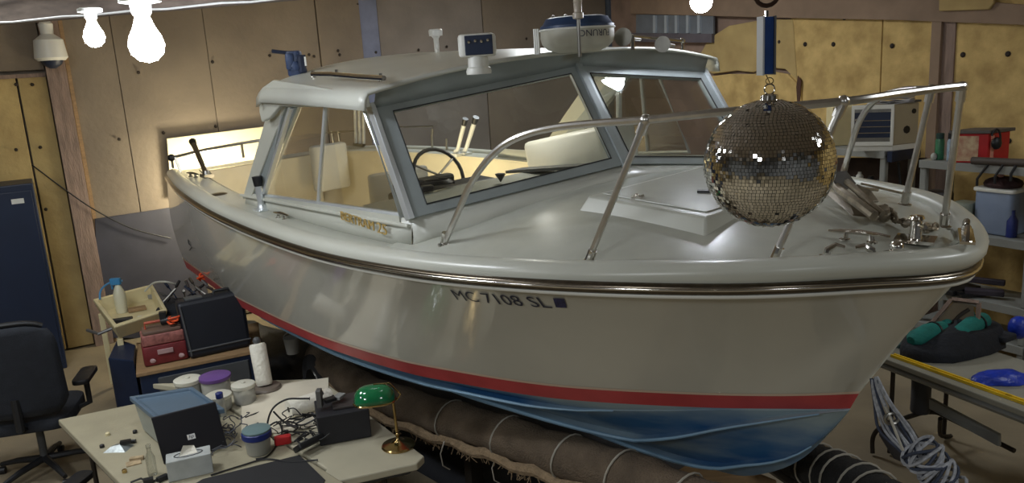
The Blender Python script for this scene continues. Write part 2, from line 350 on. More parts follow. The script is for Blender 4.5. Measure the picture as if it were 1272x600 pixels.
# torn patchy foam sheets near the corner
def blob(cx, cy, pts, off, m):
    O('foam_patch', MB().slab([WP(x, y, NR, DR-off) for x, y in pts], .04, NR), m, wall_r, smooth=False, bevel=.012)
blob(0, 0, [(868, 70), (880, 48), (905, 32), (938, 26), (960, 24), (985, 24), (990, 100), (975, 86), (955, 84), (935, 90), (915, 88), (885, 92), (872, 84)], .05, foamY)
blob(0, 0, [(872, 96), (905, 92), (935, 92), (955, 88), (978, 92), (994, 108), (996, 150), (985, 182), (920, 182), (898, 150), (884, 120)], .07, foamR)
O('scorch_patch', MB().slab([WP(x, y, NR, DR-.075) for x, y in [(991, 94), (995, 100), (994, 118), (993, 130), (990, 126), (989, 108)]], .01, NR), mat('dark_brown_stain', (82, 56, 44), .9, var=.2), wall_r, smooth=False)
rpanel(TC_R+.02, tB-.01, .02, CH-.02, -.01, .03, mat('brown_osb', (140, 118, 104), .85, var=.2, scale=4))
wpoly('foam_panel', [(1166, 14), (1228, 12), (1234, 4), (1234, -30), (1166, -30)], .15, .04, foamY, wall_r, bevel=.01)
# overhead steel strip with ribs, left of the foam
ds = wpoly('steel_panel', [(790, 18), (886, 20), (886, 42), (790, 41)], .09, .03, mat('grey_sheet_steel', (120, 126, 134), .5, metal=.2, var=.12), wall_r)
for x in (811, 825, 838, 852, 866): wpoly('rib', [(x, 19), (x+3, 19), (x+3, 41), (x, 41)], .12, .03, mat('grey_rib', (176, 184, 192), .4, metal=.2, var=.05), ds)
wpoly('girt', [(776, 41), (884, 42), (884, 53), (776, 52)], .10, .07, mat('dark_girt', (96, 90, 96), .8, var=.15), wall_r)
O('stud', MB().slab([wl(lt(752, 20), 0, .1), wl(lt(768, 20), 0, .1), wl(lt(768, 20), CH, .1), wl(lt(752, 20), CH, .1)], .1, NL), mat('slate_stud', (84, 92, 104), .7, var=.1), wall_l, smooth=False)
O('stud', MB().slab([wl(lt(770, 20), 0, .05), wl(lt(776, 20), 0, .05), wl(lt(776, 20), CH, .05), wl(lt(770, 20), CH, .05)], .05, NL), stud, wall_l, smooth=False)

# overhead joist carrying the bulbs
jd = 4.6
jA = WD(-60, 34, 1).copy(); ja = ray(-60, 36); jb = ray(420, -3)
JZ = 3.28
pA = W(-40, 33, JZ); pB = W(420, -6, JZ)
jn = Vector((-(pB-pA).y, (pB-pA).x, 0)).normalized()
if jn.y < 0: jn = -jn
joist = MB().slab([pA, pB, pB+Vector((0, 0, .30)), pA+Vector((0, 0, .30))], .09, jn)
jo = one('ceiling_joist', joist, mat('dusty_joist', (92, 80, 70), .85, var=.3, scale=5, stretch=(1, 6, 6)), 'long wooden joist overhead at the top left with two bare bulbs under it', 'beam', smooth=False)
st = [pA+(pB-pA)*k/14 - jn*.012 + Vector((0, 0, .006+.004*sin(k*2.1))) for k in range(15)]
one('conduit', MB().tube(st, .006, 6), mat('pale_conduit', (190, 190, 186), .5, var=.1), 'thin pale conduit along the lower edge of the overhead joist', 'pipe')
wp = smoothpath([pA+Vector((0, -.03, .12)), pA+(pB-pA)*.2+Vector((0, -.03, .15)), pA+(pB-pA)*.4+Vector((0, -.04, .11)), pA+(pB-pA)*.62+Vector((0, -.04, .13)), pA+(pB-pA)*.78+Vector((0, -.05, .06)), pA+(pB-pA)*.86+Vector((0, -.05, .05)), pA+(pB-pA)*.93+Vector((0, -.04, .13)), pB+Vector((0, -.03, .2))], 8)
one('power_cable', MB().tube(wp, .011, 6), wirem, 'black cable looping across the face of the overhead joist', 'cable')
bulbm = mat('lit_bulb', (238, 244, 255), .5, var=0, emit=95)
bulbm2 = mat('lit_small_bulb', (238, 244, 255), .5, var=0, emit=90)
def bulb(px, py, d, r, m, label, top=.10):
    c = WD(px, py, d); t = T('light_bulb', label, 'light bulb', c-Vector((0, 0, r)))
    O('glass_bulb', MB().lathe([(0, -r), (r*.5, -r*.87), (r*.87, -r*.5), (r, 0), (r*.87, r*.5), (r*.62, r*.95), (r*.42, r*1.5), (r*.4, r*1.7)], c, 20), m, t)
    sk = O('lamp_socket', MB().lathe([(r*.45, r*1.65), (r*.55, r*1.8), (r*.6, r*2.3), (r*1.15, r*2.4), (r*1.15, r*2.7), (r*.9, r*2.8)], c, 16), wht, t)
bulb(182, 56, 3.95, .075, bulbm, 'larger glaring bare bulb in a white socket at the upper left')
bulb(117, 46, 4.15, .045, bulbm2, 'smaller glaring bare bulb left of the larger one at the upper left')
bulb(871, 2, 5.4, .07, bulbm, 'glaring bare bulb hanging above the right end of the boat roof')

# wall mounted white lamp head on the left stud
c = WP(62, 62, NL, DL-.3)
t = T('security_lamp', 'white dome lamp head hanging on the post at the upper left wall', 'lamp', c-Vector((0, 0, .16)))
O('housing', MB().lathe([(.04, .3), (.07, .26), (.06, .16), (.10, .13), (.14, .10), (.16, -.08), (.13, -.11)], c, 20), wht, t)
O('lens', MB().lathe([(.11, -.11), (.09, -.15), (.03, -.19)], c, 16), navy, t)
O('mount_arm', MB().cyl(c+Vector((0, 0, .24)), c+Vector((0, 0, .24))+NL*.2, .03, n=10), wht, t)

# ------------------------------------------------------------------ tall navy locker at the left edge
pz = 2.03
k0 = W(-40, 222, pz); k1 = W(45, 228, pz); 
d0 = W(62, 420, .3)
lc = wl(lt(30, 300), 0, .42)
t = T('storage_locker', 'tall navy steel locker at the left edge behind the desk chair', 'locker', lc-TL*.9)
cc = wl(lt(55, 300)-.85, 1.0, .42)
RLm = Matrix((TL, NL, Vector((0, 0, 1)))).transposed()
O('locker_body', MB().box(cc, (1.7, .55, 2.0), R=RLm), navyp, t, smooth=False, bevel=.012)
for i in (-1, 1): O('locker_door', MB().box(cc-NL*.285+TL*.42*i, (.81, .02, 1.86), R=RLm), navyp, t, smooth=False, bevel=.006)
lab = WP(22, 250, NL, DL-.42-.3)
O('name_plate', MB().box(lab, (.11, .006, .05), R=RLm), wht, t, smooth=False)
O('locker_handle', MB().box(cc-NL*.31+TL*.06, (.02, .03, .18), R=RLm), chromed, t, smooth=False, bevel=.004)
# thin cable drooping down the left wall
cb = smoothpath([WP(40, 205, NL, DL-.13), WP(80, 235, NL, DL-.13), WP(120, 262, NL, DL-.14), WP(165, 284, NL, DL-.14), WP(212, 296, NL, DL-.14)], 6)
one('wall_cable', MB().tube(cb, .007, 5), wirem, 'thin dark cable drooping across the left wall above the locker', 'cable')

# ================================================================== THE BOAT
def herm(K, s):                                             # knots (s, point): cubic Hermite
    n = len(K); i = 0
    while i < n-2 and s > K[i+1][0]: i += 1
    s0, p0 = K[i]; s1, p1 = K[i+1]; h = s1-s0
    def tan(j):
        if j == 0: return (K[1][1]-K[0][1])/(K[1][0]-K[0][0])
        if j == n-1:
            a, b = K[n-2]; c, d = K[n-1]; m = Vector((b.x, -b.y, b.z)); return (m-b)/(2*(c-a)) if abs(d.y) < 1e-6 and abs(b.y) > .2 else (d-b)/(c-a)
        return (K[j+1][1]-K[j-1][1])/(K[j+1][0]-K[j-1][0])
    t = (s-s0)/h; m0 = tan(i)*h; m1 = tan(i+1)*h
    return p0*(2*t**3-3*t*t+1)+m0*(t**3-2*t*t+t)+p1*(-2*t**3+3*t*t)+m1*(t**3-t*t)
SH = [(x/7.63, Vector((x, y, z))) for x, y, z in [(0, .94, 1.47), (1.5, 1.26, 1.545), (3, 1.44, 1.572), (4.5, 1.475, 1.60), (5.5, 1.41, 1.658), (6.3, 1.26, 1.728), (7.0, .88, 1.760), (7.38, .46, 1.760), (7.58, 0, 1.735)]]
WLK = [(x/7.157, Vector((x, y, z))) for x, y, z in [(0, .92, .55), (1.28, 1.067, .64), (2.1, 1.16, .695), (2.78, 1.195, .742), (3.48, 1.213, .791), (4.07, 1.207, .832), (4.9, 1.118, .889), (5.264, 1.029, .914), (5.686, .906, .943), (6.033, .767, .967), (6.56, .468, 1.004), (6.868, .256, 1.025), (7.035, .117, 1.037), (7.157, 0, 1.045)]]
KE = [(a, Vector(p)) for a, p in [(0, (0, 0, .08)), (.4, (2.85, 0, .17)), (.7, (5.0, 0, .24)), (.84, (6.1, 0, .28)), (.9, (6.50, 0, .33)), (.93, (6.72, 0, .45)), (.955, (6.87, 0, .58)), (.975, (6.98, 0, .725)), (1, (7.118, 0, .955))]]
def sheer(s): return herm(SH, s)
def wlr(s): return herm(WLK, s)
def keel(s): v = herm(KE, s); v.y = 0; return v
def rbot(s):
    a = wlr(s); k = min(1, (1-s)/.04)
    b = Vector((a.x-.03*s**3, max(0, a.y-.02-.04*s*k), a.z-.098)); 
    if s >= 1: b = Vector((7.118, 0, .955))
    elif s > .9: b = b.lerp(Vector((7.118, 0, .955)), ((s-.9)/.1)**3)
    return b
def tops(s, t):                                              # t 0 sheer .. 1 waterline
    a, b = sheer(s), wlr(s); p = a.lerp(b, t)
    fl = .06*s*s*sin(pi*t)*(1 if s < .97 else (1-s)/.03)
    ext = .045*(1-s)*sin(pi*t); p.y = max(0, p.y - fl*min(1, p.y/.3) + ext); return p
def mir(p): return Vector((p.x, -p.y, p.z))
NS = 72
SS = [1-(1-i/NS)**1.7 for i in range(NS+1)]
boat = T('motor_boat', 'white cabin cruiser with grey framed windshield, red stripe and blue bottom', 'boat')
boat.matrix_world = BM; boat['frame'] = 1
def hullside(rowf, nrow):
    mb = MB()
    for sg in (1, -1):
        rows = []
        for s in SS:
            r = [rowf(s, j) for j in range(nrow)]
            rows.append([Vector((p.x, p.y*sg, p.z)) for p in r])
        mb.grid(rows)
    return mb
NT = 12
O('hull_topsides', hullside(lambda s, j: tops(s, j/NT), NT+1), gel, boat, angle=60)
# pale pinstripe over the red
O('pinstripe', hullside(lambda s, j: tops(s, .978+.022*j)+Vector((0, .003, 0)), 2), mat('cream_pinstripe', (214, 190, 170), .4, var=0), boat, angle=60)
O('boot_stripe', hullside(lambda s, j: wlr(s).lerp(rbot(s), j/2), 3), red, boat, angle=60)
def t2(s): return max(.012, .42*min(1, max(0, (.985-s)/.13))) if s > .80 else .42+.06*(.8-s)
def t3(s): return .80 if s < .85 else .80-.08*min(1, (s-.85)/.07)+(.2*((s-.92)/.08) if s > .92 else 0)
def botrows(s):
    a, k = rbot(s), keel(s)
    cv = .05*(1 if s < .9 else (1-s)/.1)
    def P(t): p = a.lerp(k, t); p.z -= cv*sin(pi*t)*.7; return p
    out = [a]
    wd = .075*min(1, max(0, (1-s)/.05))
    tc = .10+.03*(1-s) if s < .84 else .10*max(.1, (1-(s-.84)/.1)) if s < .94 else .01
    lipc = .055 if s < .8 else .055*max(0, 1-(s-.8)/.05)
    for t, lip in ((tc, lipc), (t2(s), wd*.9), (t3(s), wd*.8)):
        p = P(t); out.append(p.copy())
        out.append(p+Vector((0, lip, -.006))); q = P(min(.99, t+.012)); q.z -= .004; out.append(q)
    out.append(P(.93)); out.append(k)
    return out
O('hull_bottom', hullside(lambda s, j: botrows(s)[j], 12), antif, boat, angle=25)
spray = mat('pale_blue_lit_edge', (126, 160, 186), .45, var=.12, scale=4)
for rr, s0_, s1_ in ((2, .35, .86), (5, .45, .975), (8, .6, .97)):     # pale tubes paint in the lit edges of chine and lifting strakes
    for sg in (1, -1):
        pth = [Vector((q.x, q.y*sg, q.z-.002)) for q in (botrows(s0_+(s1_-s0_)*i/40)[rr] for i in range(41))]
        O('strake_lit_edge', MB().tube(pth, [.004+.010*sin(pi*i/40) for i in range(41)], 6), spray, boat)
# transom
tr = [tops(0, j/NT) for j in range(NT+1)]+[rbot(0)]+botrows(0)[1:]
loop = [p for p in tr]+[mir(p) for p in tr[::-1][1:]]
O('transom', MB().add(loop, [tuple(range(len(loop)))]), gel, boat, smooth=False)
# sheer frame: outward direction along the sheer
def outw(s):
    e = .012; a, b = sheer(max(0, s-e)), sheer(min(1, s+e)) if s+e <= 1 else mir(sheer(1-(s+e-1)))
    t = (b-a); t.z = 0; t.normalize(); return Vector((-t.y, t.x, 0)) if s < 1 else Vector((1, 0, 0))
def band(offs):                                              # strip following the sheer: list of (outward, up)
    mb = MB()
    rows = []
    for sg in (1, -1):
        ss = SS if sg == 1 else SS[::-1]
        for s in ss:
            p = sheer(s); o = outw(s); rows.append([Vector((q.x, q.y*sg, q.z)) for q in (p+o*a+Vector((0, 0, b)) for a, b in offs)])
    mb.grid(rows); return mb
O('rub_rail', band([(-.005, -.034), (.014, -.032), (.024, -.020), (.024, .0), (.014, .012), (-.005, .014)]), mat('dark_rub_rail', (96, 88, 76), .25, metal=.9, var=.2, scale=30), boat, angle=80)
O('rub_rail_cap', band([(.022, -.016), (.030, -.012), (.030, -.004), (.022, 0)]), chrome, boat, angle=80)
O('rub_rail_bead', band([(-.002, -.052), (.007, -.050), (.009, -.036), (-.002, -.032)]), wht, boat, angle=80)
def lipz(s): return .075+.035*max(0, (s-.85)/.15)
def bowout(s): return .062*max(0, (s-.88)/.12)
def lipins(s): return .115
def gun(offs):
    rows = []
    for sg in (1, -1):
        ss = SS if sg == 1 else SS[::-1]
        for s in ss:
            p = sheer(s); o = outw(s); L = lipz(s)
            rows.append([Vector((q.x, max(0, q.y)*sg, q.z)) for q in (p+o*(a+bowout(s)*min(1, b*1.6))+Vector((0, 0, b*L)) for a, b in offs)])
    return MB().grid(rows)
O('gunwale', gun([(-.002, .12), (.0, .45), (-.012, .75), (-.035, .94), (-.065, 1.0), (-.095, .98), (-.112, .86), (-.118, .62), (-.119, .42)]), gelw, boat, angle=80)
# decks
def inn(s): p = sheer(s)-outw(s)*(.117-bowout(s)); p.z += lipz(s)*(.62-.17*max(0, (s-.85)/.15)); p.y = max(0, p.y); return p
def hcam(x): return .02 if x < 4.6 else .02+.18*min(1, (x-4.6)/1.1) if x < 5.75 else max(.04, .20-.155*(x-5.75)/1.6)
def deckz(x, y):
    s = min(.985, max(0, (x+.1)/7.63)); 
    for _ in range(6): s += (x-inn(s).x)/7.63; s = min(.99, max(0, s))
    p = inn(s); f = max(0, 1-(y/max(p.y, .05))**2); return p.z+hcam(x)*f
XF = 5.05
mb = MB(); rows = []
SD = [s for s in SS if inn(s).x > XF and inn(s).y > .03]+[]
for s in SD:
    p = inn(s); r = []
    for k in range(17):
        y = p.y*(1-2*k/16); z = p.z+hcam(p.x)*(1-(1-2*k/16)**2); r.append(Vector((p.x, y, z)))
    rows.append(r)
mb.grid(rows)
lastr = rows[-1]; tip = inn(1.0); n0 = len(mb.v); mb.add(lastr+[Vector((tip.x, 0, tip.z))], [(k, k+1, 17) for k in range(16)])
O('foredeck', mb, gels, boat, angle=60)
SWID = .20
mb = MB()
for sg in (1, -1):
    rows = []
    for s in [q for q in SS if inn(q).x <= XF+.12]:
        p = inn(s); q = Vector((p.x, p.y-SWID*(.9 if p.x > .2 else .5), p.z+.004)); rows.append([Vector((v.x, v.y*sg, v.z)) for v in (p, q, q+Vector((0, -.02, -.02)))])
    mb.grid(rows)
p = inn(0); mb.grid([[Vector((x, p.y*(1-2*k/8), p.z)) for k in range(9)] for x in (.05, .3)])
O('side_deck', mb, gelw, boat, angle=60)
# cockpit liner
mb = MB()
for sg in (1, -1):
    rows = []
    for s in [q for q in SS if .2 < inn(q).x <= XF+.3]:
        p = inn(s); q = Vector((p.x, (p.y-SWID*.9-.02), p.z)); rows.append([Vector((v.x, v.y*sg, v.z)) for v in (q, q+Vector((0, .02, -.12)), q+Vector((0, .03, -.42)), Vector((q.x, min(q.y-.04, wlr(min(1, q.x/7.157)).y-.12), .95)))])
    mb.grid(rows)
O('cockpit_liner', mb, interior, boat, angle=50)
O('cockpit_sole', MB().box((2.7, 0, .84), (4.6, 1.8, .04)), interior, boat, smooth=False)
O('bulkhead', MB().box((4.62, 0, 1.35), (.04, 2.1, .82)), interior, boat, smooth=False)
O('transom_bulkhead', MB().box((.3, 0, 1.16), (.05, 1.3, .70)), interior, boat, smooth=False)

# ---- cabin: sides, windshield, roof
YS = 1.2
Sb, Cb, Pb = Vector((5.30, -YS, 1.845)), Vector((5.700, 0, 1.985)), Vector((5.74, YS, 1.805))
St, Ct, Pt = Vector((5.0, -YS, 2.425)), Vector((5.327, 0, 2.555)), Vector((5.30, YS, 2.42))
Sa, Pa = Vector((2.95, -YS, 1.700)), Vector((2.95, YS, 1.700))
def down(p, x=0): return Vector((p.x+x, p.y*1.01, max(1.5, deckz(min(p.x, 7), p.y)-.03)))
mb = MB()
for a, b in ((Sa, Sb), (Pa, Pb)):
    n = 12; rows = []
    for i in range(n+1):
        p = a.lerp(b, i/n); q = down(p); q.y = p.y*1.015; rows.append([p, q])
    mb.grid(rows)
n = 14
for a, b in ((Sb, Cb), (Cb, Pb)):
    rows = []
    for i in range(n+1):
        p = a.lerp(b, i/n); k_ = .012+.09*min(1, (YS-abs(p.y))/.25); q = Vector((p.x+k_, p.y*(1.015 if abs(p.y) > 1.19 else 1), deckz(p.x+k_, p.y)-.03)); rows.append([p, p.lerp(q, .6)+Vector((.012, 0, .0)), q])
    mb.grid(rows)
O('cabin_coaming', mb, gelw, boat, angle=40, solid=.01)
O('coaming_moulding', MB().tube([Sa+Vector((-.05, -.022, -.02)), Sa.lerp(Sb, .5)+Vector((0, -.022, -.03)), Sb+Vector((0, -.022, -.035))], .012, 8), gelw, boat)
def strip(a, b, wa, wb, th, wdir, ndir, m, name, parent=boat):   # flat bar from a to b
    wd = Vector(wdir).normalized(); nd = Vector(ndir).normalized()
    P = [a-wd*wa/2, a+wd*wa/2, b+wd*wb/2, b-wd*wb/2]
    return O(name, MB().add([p-nd*th/2 for p in P]+[p+nd*th/2 for p in P], [(0, 1, 2, 3), (7, 6, 5, 4), (0, 1, 5, 4), (1, 2, 6, 5), (2, 3, 7, 6), (3, 0, 4, 7)]), m, parent, smooth=False, bevel=.004)
def frame_panel(c4, wid, th, m, gm, name, out):              # c4: bottom-left, bottom-right, top-right, top-left ; wid: l,b,r,t
    bl, br, trr, tl = c4; nn = (br-bl).cross(tl-bl).normalized()
    if nn.dot(Vector(out)) < 0: nn = -nn
    def q(u, v): return bl.lerp(br, u).lerp(tl.lerp(trr, u), v)
    L = ((bl-br).length+(tl-trr).length)/2; Hh = ((tl-bl).length+(trr-br).length)/2
    u0, u1, v0, v1 = wid[0]/L, 1-wid[2]/L, wid[1]/Hh, 1-wid[3]/Hh
    o8 = [q(0, 0), q(1, 0), q(1, 1), q(0, 1), q(u0, v0), q(u1, v0), q(u1, v1), q(u0, v1)]
    f = [(0, 1, 5, 4), (1, 2, 6, 5), (2, 3, 7, 6), (3, 0, 4, 7)]; v = [p-nn*th/2 for p in o8]+[p+nn*th/2 for p in o8]
    fs = f+[tuple(i+8 for i in g[::-1]) for g in f]+[(i, (i+1) % 4, (i+1) % 4+8, i+8) for i in range(4)]+[(4+i, 4+(i+1) % 4, 12+(i+1) % 4, 12+i) for i in range(4)]
    fr = O(name, MB().add(v, fs), m, boat, smooth=False, bevel=.004)
    e = .006; pv = [q(u0-e, v0-e), q(u1+e, v0-e), q(u1+e, v1+e), q(u0-e, v1+e)]
    O('window_pane', MB().slab([p-nn*.003 for p in pv], .006, nn), gm, fr, smooth=False)
    g = MB(); 
    ip = [q(u0, v0)+nn*(th/2), q(u1, v0)+nn*(th/2), q(u1, v1)+nn*(th/2), q(u0, v1)+nn*(th/2)]
    g.tube(ip, .005, 4, closed=True); O('window_gasket', g, black, fr, smooth=False)
    return fr
frame_panel((Sb, Cb, Ct, St), (.10, .055, .065, .06), .035, alu, pane, 'windshield_frame', (1, -1, .3))
frame_panel((Cb, Pb, Pt, Ct), (.065, .05, .08, .075), .035, alu, pane, 'windshield_frame', (1, 1, .3))
strip(Sb+Vector((.005, -.012, 0)), St+Vector((.005, -.012, .01)), .055, .055, .03, (1, 0, .4), (0, 1, 0), aluL, 'corner_post')
strip(Cb+Vector((.015, 0, -.01)), Ct+Vector((.015, 0, 0)), .05, .05, .03, (0, 1, 0), (1, 0, .6), alu, 'centre_post')
strip(Pb+Vector((.005, .012, 0)), Pt+Vector((.005, .012, .01)), .055, .055, .03, (1, 0, .4), (0, 1, 0), aluL, 'corner_post')
# side windows: aft raked frame, pane pair and divider
for sg in (1, -1):
    def m_(p): return Vector((p.x+(.62 if sg > 0 and p.x < 4.3 else .3 if sg > 0 and p.x < 4.7 else 0), p.y*(-sg), p.z))
    y = -YS
    ab, at_, ft, fb = Vector((3.32, y, 1.725)), Vector((3.86, y, 2.39)), Vector((4.90, y, 2.425)), Vector((5.20, y, 1.85))
    mt, mbm = Vector((4.45, y, 2.41)), Vector((4.19, y, 1.79))
    out = Vector((0, -1, 0))
    P = [m_(q) for q in (ab, mbm, mt, at_)]; Q = [m_(q) for q in (mbm, fb, ft, mt)]
    fr = O('side_window_frame', MB().tube([m_(q) for q in (ab, at_, ft, fb)], .016, 6, closed=True), aluL, boat, smooth=False)
    for R4 in (P, Q): O('window_pane', MB().slab(R4, .006, (0, 1, 0)), paneS, fr, smooth=False)
    O('window_divider', MB().cyl(m_(mbm), m_(mt), .014, n=6), aluL, fr)
    O('window_track', MB().box((m_(ab)+m_(fb))/2+Vector((0, 0, -.02)), (1.88, .03, .035), R=Matrix.Rotation(-atan2(.125, 1.88), 3, 'Y')), gelw, fr, smooth=False)
    # aft pillar: white skin plus grey inner frame running to the deck
    def py_(px, py): v = BY(px, py, -YS-.01); return v
    for nm_, pp_, yy_, mm_ in (('roof_pillar', [(330, 146), (354, 132), (311, 247), (301, 247)], 0, gelw), ('inner_pillar', [(353, 131), (368, 131), (325, 241), (311, 246)], .012, alu)):
        O(nm_, MB().slab([m_(py_(*q_)+Vector((0, yy_, 0))) for q_ in pp_], .035, (0, 1 if sg < 0 else -1, 0)), mm_, boat, smooth=False, bevel=.005)
    strip(m_(py_(329, 240)), m_(py_(362, 134)), .022, .022, .04, (1, 0, -.7), (0, 1, 0), aluL, 'pillar_edge')

# roof: plan outline with rounded aft edge, camber, rolled down sides
def roofz(x, y):
    u = min(1, abs(y)/1.27); base = 2.50 - .0*x
    return base+.135*(1-u**2.2)-.012*(abs(x-4.5)/1.2)**2
def front(y): u = abs(y)/1.27; f = 5.46-.40*u if y < 0 else 5.46-.10*u
def roofmesh():
    rows = []; ny = 28
    for j in range(ny+1):
        v = -1+2*j/ny; y = 1.27*(v)
        fx = 5.46+(-.36*abs(v) if v < 0 else -.08*abs(v)); ax = 3.34+(.32 if v < 0 else .8)*abs(v)**2.2
        r = []
        for i in range(21):
            x = ax+(fx-ax)*i/20; z = roofz(x, y)
            ed = min(i, 20-i)
            if i == 0: z -= .03
            r.append(Vector((x, y, z)))
        rows.append(r)
    # rolled sides
    def sk(r, sg): return [[p+Vector((0, .02*sg, -.03)) for p in r], [p+Vector((0, .03*sg, -.085)) for p in r]]
    a = sk(rows[0], -1); b = sk(rows[-1], 1)
    return MB().grid([a[1], a[0]]+rows+[b[0], b[1]])
O('hardtop', roofmesh(), gelw, boat, angle=60, solid=.018)
# deeper rounded aft quarter on each side
for sg in (-1, 1):
    pts = [(q_.x, q_.z) for q_ in (BY(px, py, -1.235) for px, py in ((331, 151), (328, 138), (328, 122), (332, 108), (345, 99), (380, 104), (458, 117), (461, 133), (353, 131), (341, 146)))]
    O('roof_quarter', MB().slab([Vector((x+(.62 if sg > 0 and x < 4.7 else 0), sg*1.235-.0, z)) for x, z in pts], .035, (0, sg, 0)), gelw, boat, smooth=False, bevel=.008)
# brow over the windshield
for a, b, n_ in ((St, Ct, 8), (Ct, Pt, 8)):
    rows = []
    for i in range(n_+1):
        p = a.lerp(b, i/n_); bow_ = .035*sin(pi*i/n_); zt = roofz(p.x, p.y)-.005
        rows.append([p+Vector((.02, 0, -.02)), p+Vector((.035, 0, .02+bow_*.5)), Vector((p.x+.06, p.y, zt)), Vector((p.x-.02, p.y, zt+.01))])
    O('roof_brow', MB().grid(rows), alu, boat, angle=30, solid=.008)
    O('roof_edge_trim', MB().tube([r[2]+Vector((.004, 0, .004)) for r in rows], .009, 6), aluL, boat)
O('roof_seam', MB().tube([Vector((x, -1.225, roofz(x, -1.225)-.005)) for x in (3.75, 4.1, 4.5, 4.9)], .004, 4), greyd, boat)
# inside roof braces seen through the port pane
O('cabin_brace', MB().cyl((5.15, .55, 2.5), (4.95, .75, 2.1), .02, n=8), aluL, boat)

# ---- bow rail
def up_at(px, py, y): return BY(px, py, y)
def dk(px, py, h=0):                                        # deck point under a pixel, marching along the ray
    d = rayb(px, py); t = 2.5
    while t < 9:
        p = CB+d*t
        if p.z < deckz(p.x, p.y)+h and p.x < 7.6: break
        t += .01
    return CB+d*(t-.016)
fA = Vector((5.53, -1.16, deckz(5.53, -1.16))); fB = dk(730, 326); fC = dk(960, 325); fD = dk(1172, 281); fCp = dk(1123, 254); fBp = dk(1047, 217)
tB, tCs = BY(802, 149, -.98), BY(1048, 126, -.52)
tD = BY(1195, 108, .10); tCp = BY(1157, 111, .48); tE = BY(1090, 118, .82)
curve = smoothpath([fA, BY(567, 268, -1.16), BY(585, 228, -1.16), BY(612, 192, -1.15), BY(645, 170, -1.13), BY(700, 157, -1.07), tB], 6)
main = curve+smoothpath([tB, BY(900, 139, -.82), tCs, BY(1120, 116, -.25), BY(1185, 108, .0), tD, tCp], 6)[1:]
port = smoothpath([tCp, BY(1120, 112, .68), BY(1088, 124, .88), BY(1068, 150, .95), BY(1056, 185, 1.0), fBp], 6)
O('rail_tube', MB().tube(main, .0165, 10), railm, boat)
O('rail_tube', MB().tube(port, .0165, 10), railm, boat)
for f_, t_ in ((fB, tB), (fC, tCs), (fD, tD), (fCp, tCp)):
    s_ = O('stanchion', MB().cyl(f_, t_, .0145, n=10), railm, boat)
    O('tee_fitting', MB().cyl(t_+(f_-t_).normalized()*.06, t_, .02, n=10).ball(t_, .024, 10), railm, s_)
for f_, d_ in ((fA, Vector((.03, 0, .1))), (fB, tB-fB), (fC, tCs-fC), (fD, tD-fD), (fCp, tCp-fCp), (fBp, Vector((.02, .0, .1)))):
    f0 = Vector((f_.x, f_.y, f_.z-.005)); d_ = d_.normalized()
    O('rail_base', MB().lathe([(.034, -.004), (.034, .006), (.02, .012), (.018, .02)], f0, 14).cyl(f0, f0+d_*.07, .02, n=10), chrome, boat)

# ---- hatch
ha, hb_ = dk(731, 243, .06), dk(877, 270, .06)
axis = (hb_-ha); axis.z = 0; L = axis.length; axis.normalize(); perp = Vector((-axis.y, axis.x, 0))
hw = min(1.05, 2*abs(ha.y))
top = [ha, hb_, hb_+perp*hw, ha+perp*hw]
for q_ in (2, 3): top[q_] = Vector((top[q_].x, top[q_].y, top[q_-(1 if q_ == 2 else 3)].z-.0))
ct = sum(top, Vector())/4
low = [ct+(p-ct)*1.10 for p in top]; low = [Vector((p.x, p.y, deckz(p.x, p.y)-.015)) for p in low]
hatch = O('hatch', MB().add(low+top, [(4, 5, 6, 7)]+[(i, (i+1) % 4, (i+1) % 4+4, i+4) for i in range(4)]), gelw, boat, smooth=False, bevel=.01)
O('hatch_panel', MB().slab([ct+(p-ct)*.88+Vector((0, 0, .001)) for p in top], .006, (0, 0, 1)), gels, hatch, smooth=False, bevel=.003)
h_ = BZ(791, 246, ct.z+.01)
O('hatch_latch', MB().box(h_, (.05, .03, .02), rz=.6).cyl(h_, h_+Vector((.03, .02, .012)), .008, n=8).ball(h_+Vector((0, 0, .012)), .012, 10), chrome, hatch)
h_ = BZ(874, 238, ct.z+.01)
O('hatch_hinge', MB().box(h_, (.06, .03, .015), rz=.6), greyd, hatch)

# ---- lettering
HV, HF = textmesh('MC 7108 SL', shear=0)
def find_s(px, t):
    best = None
    for i in range(400):
        s = .6+.38*i/400; p = B2W(mir(tops(s, t))); d = p-C0; x = 636+F*d.dot(rw)/d.dot(fw)
        if best is None or abs(x-px) < best[0]: best = (abs(x-px), s)
    return best[1]
sA, sB, sC = find_s(564, .13), find_s(684, .14), find_s(701, .14)
def onhull(u, v, s0, s1, t0, t1):
    s = s0+(s1-s0)*u; t = t1+(t0-t1)*v; p = mir(tops(s, t)); q = mir(tops(s+.002, t)); r = mir(tops(s, t+.01))
    n = (q-p).cross(r-p).normalized(); n = n if n.y < 0 else -n; return p+n*.005
vs = [onhull(p.x-.04*p.y, p.y, sA, sB, .125, .215) for p in HV]
O('registration_number', MB().add(vs, HF), ink, boat, smooth=False)
O('registration_decal', MB().add([onhull(u, v, sB+.002, sC, .125, .205) for u, v in ((0, 0), (1, 0), (1, 1), (0, 1))], [(0, 1, 2, 3)]), mat('navy_decal', (44, 44, 84), .5, var=.5, scale=60), boat, smooth=False)
def onside(u, v, p0, p1, h, off=.02):
    p = p0.lerp(p1, u); return Vector((p.x, -YS*1.012-off, p.z+h*v))
BVx, BFx = textmesh('BERTRAM', extrude=.0)
t0_, t1_ = BY(427, 272, -YS*1.02), BY(468, 286, -YS*1.02); t2_, t3_ = BY(472, 288, -YS*1.02), BY(484, 292, -YS*1.02)
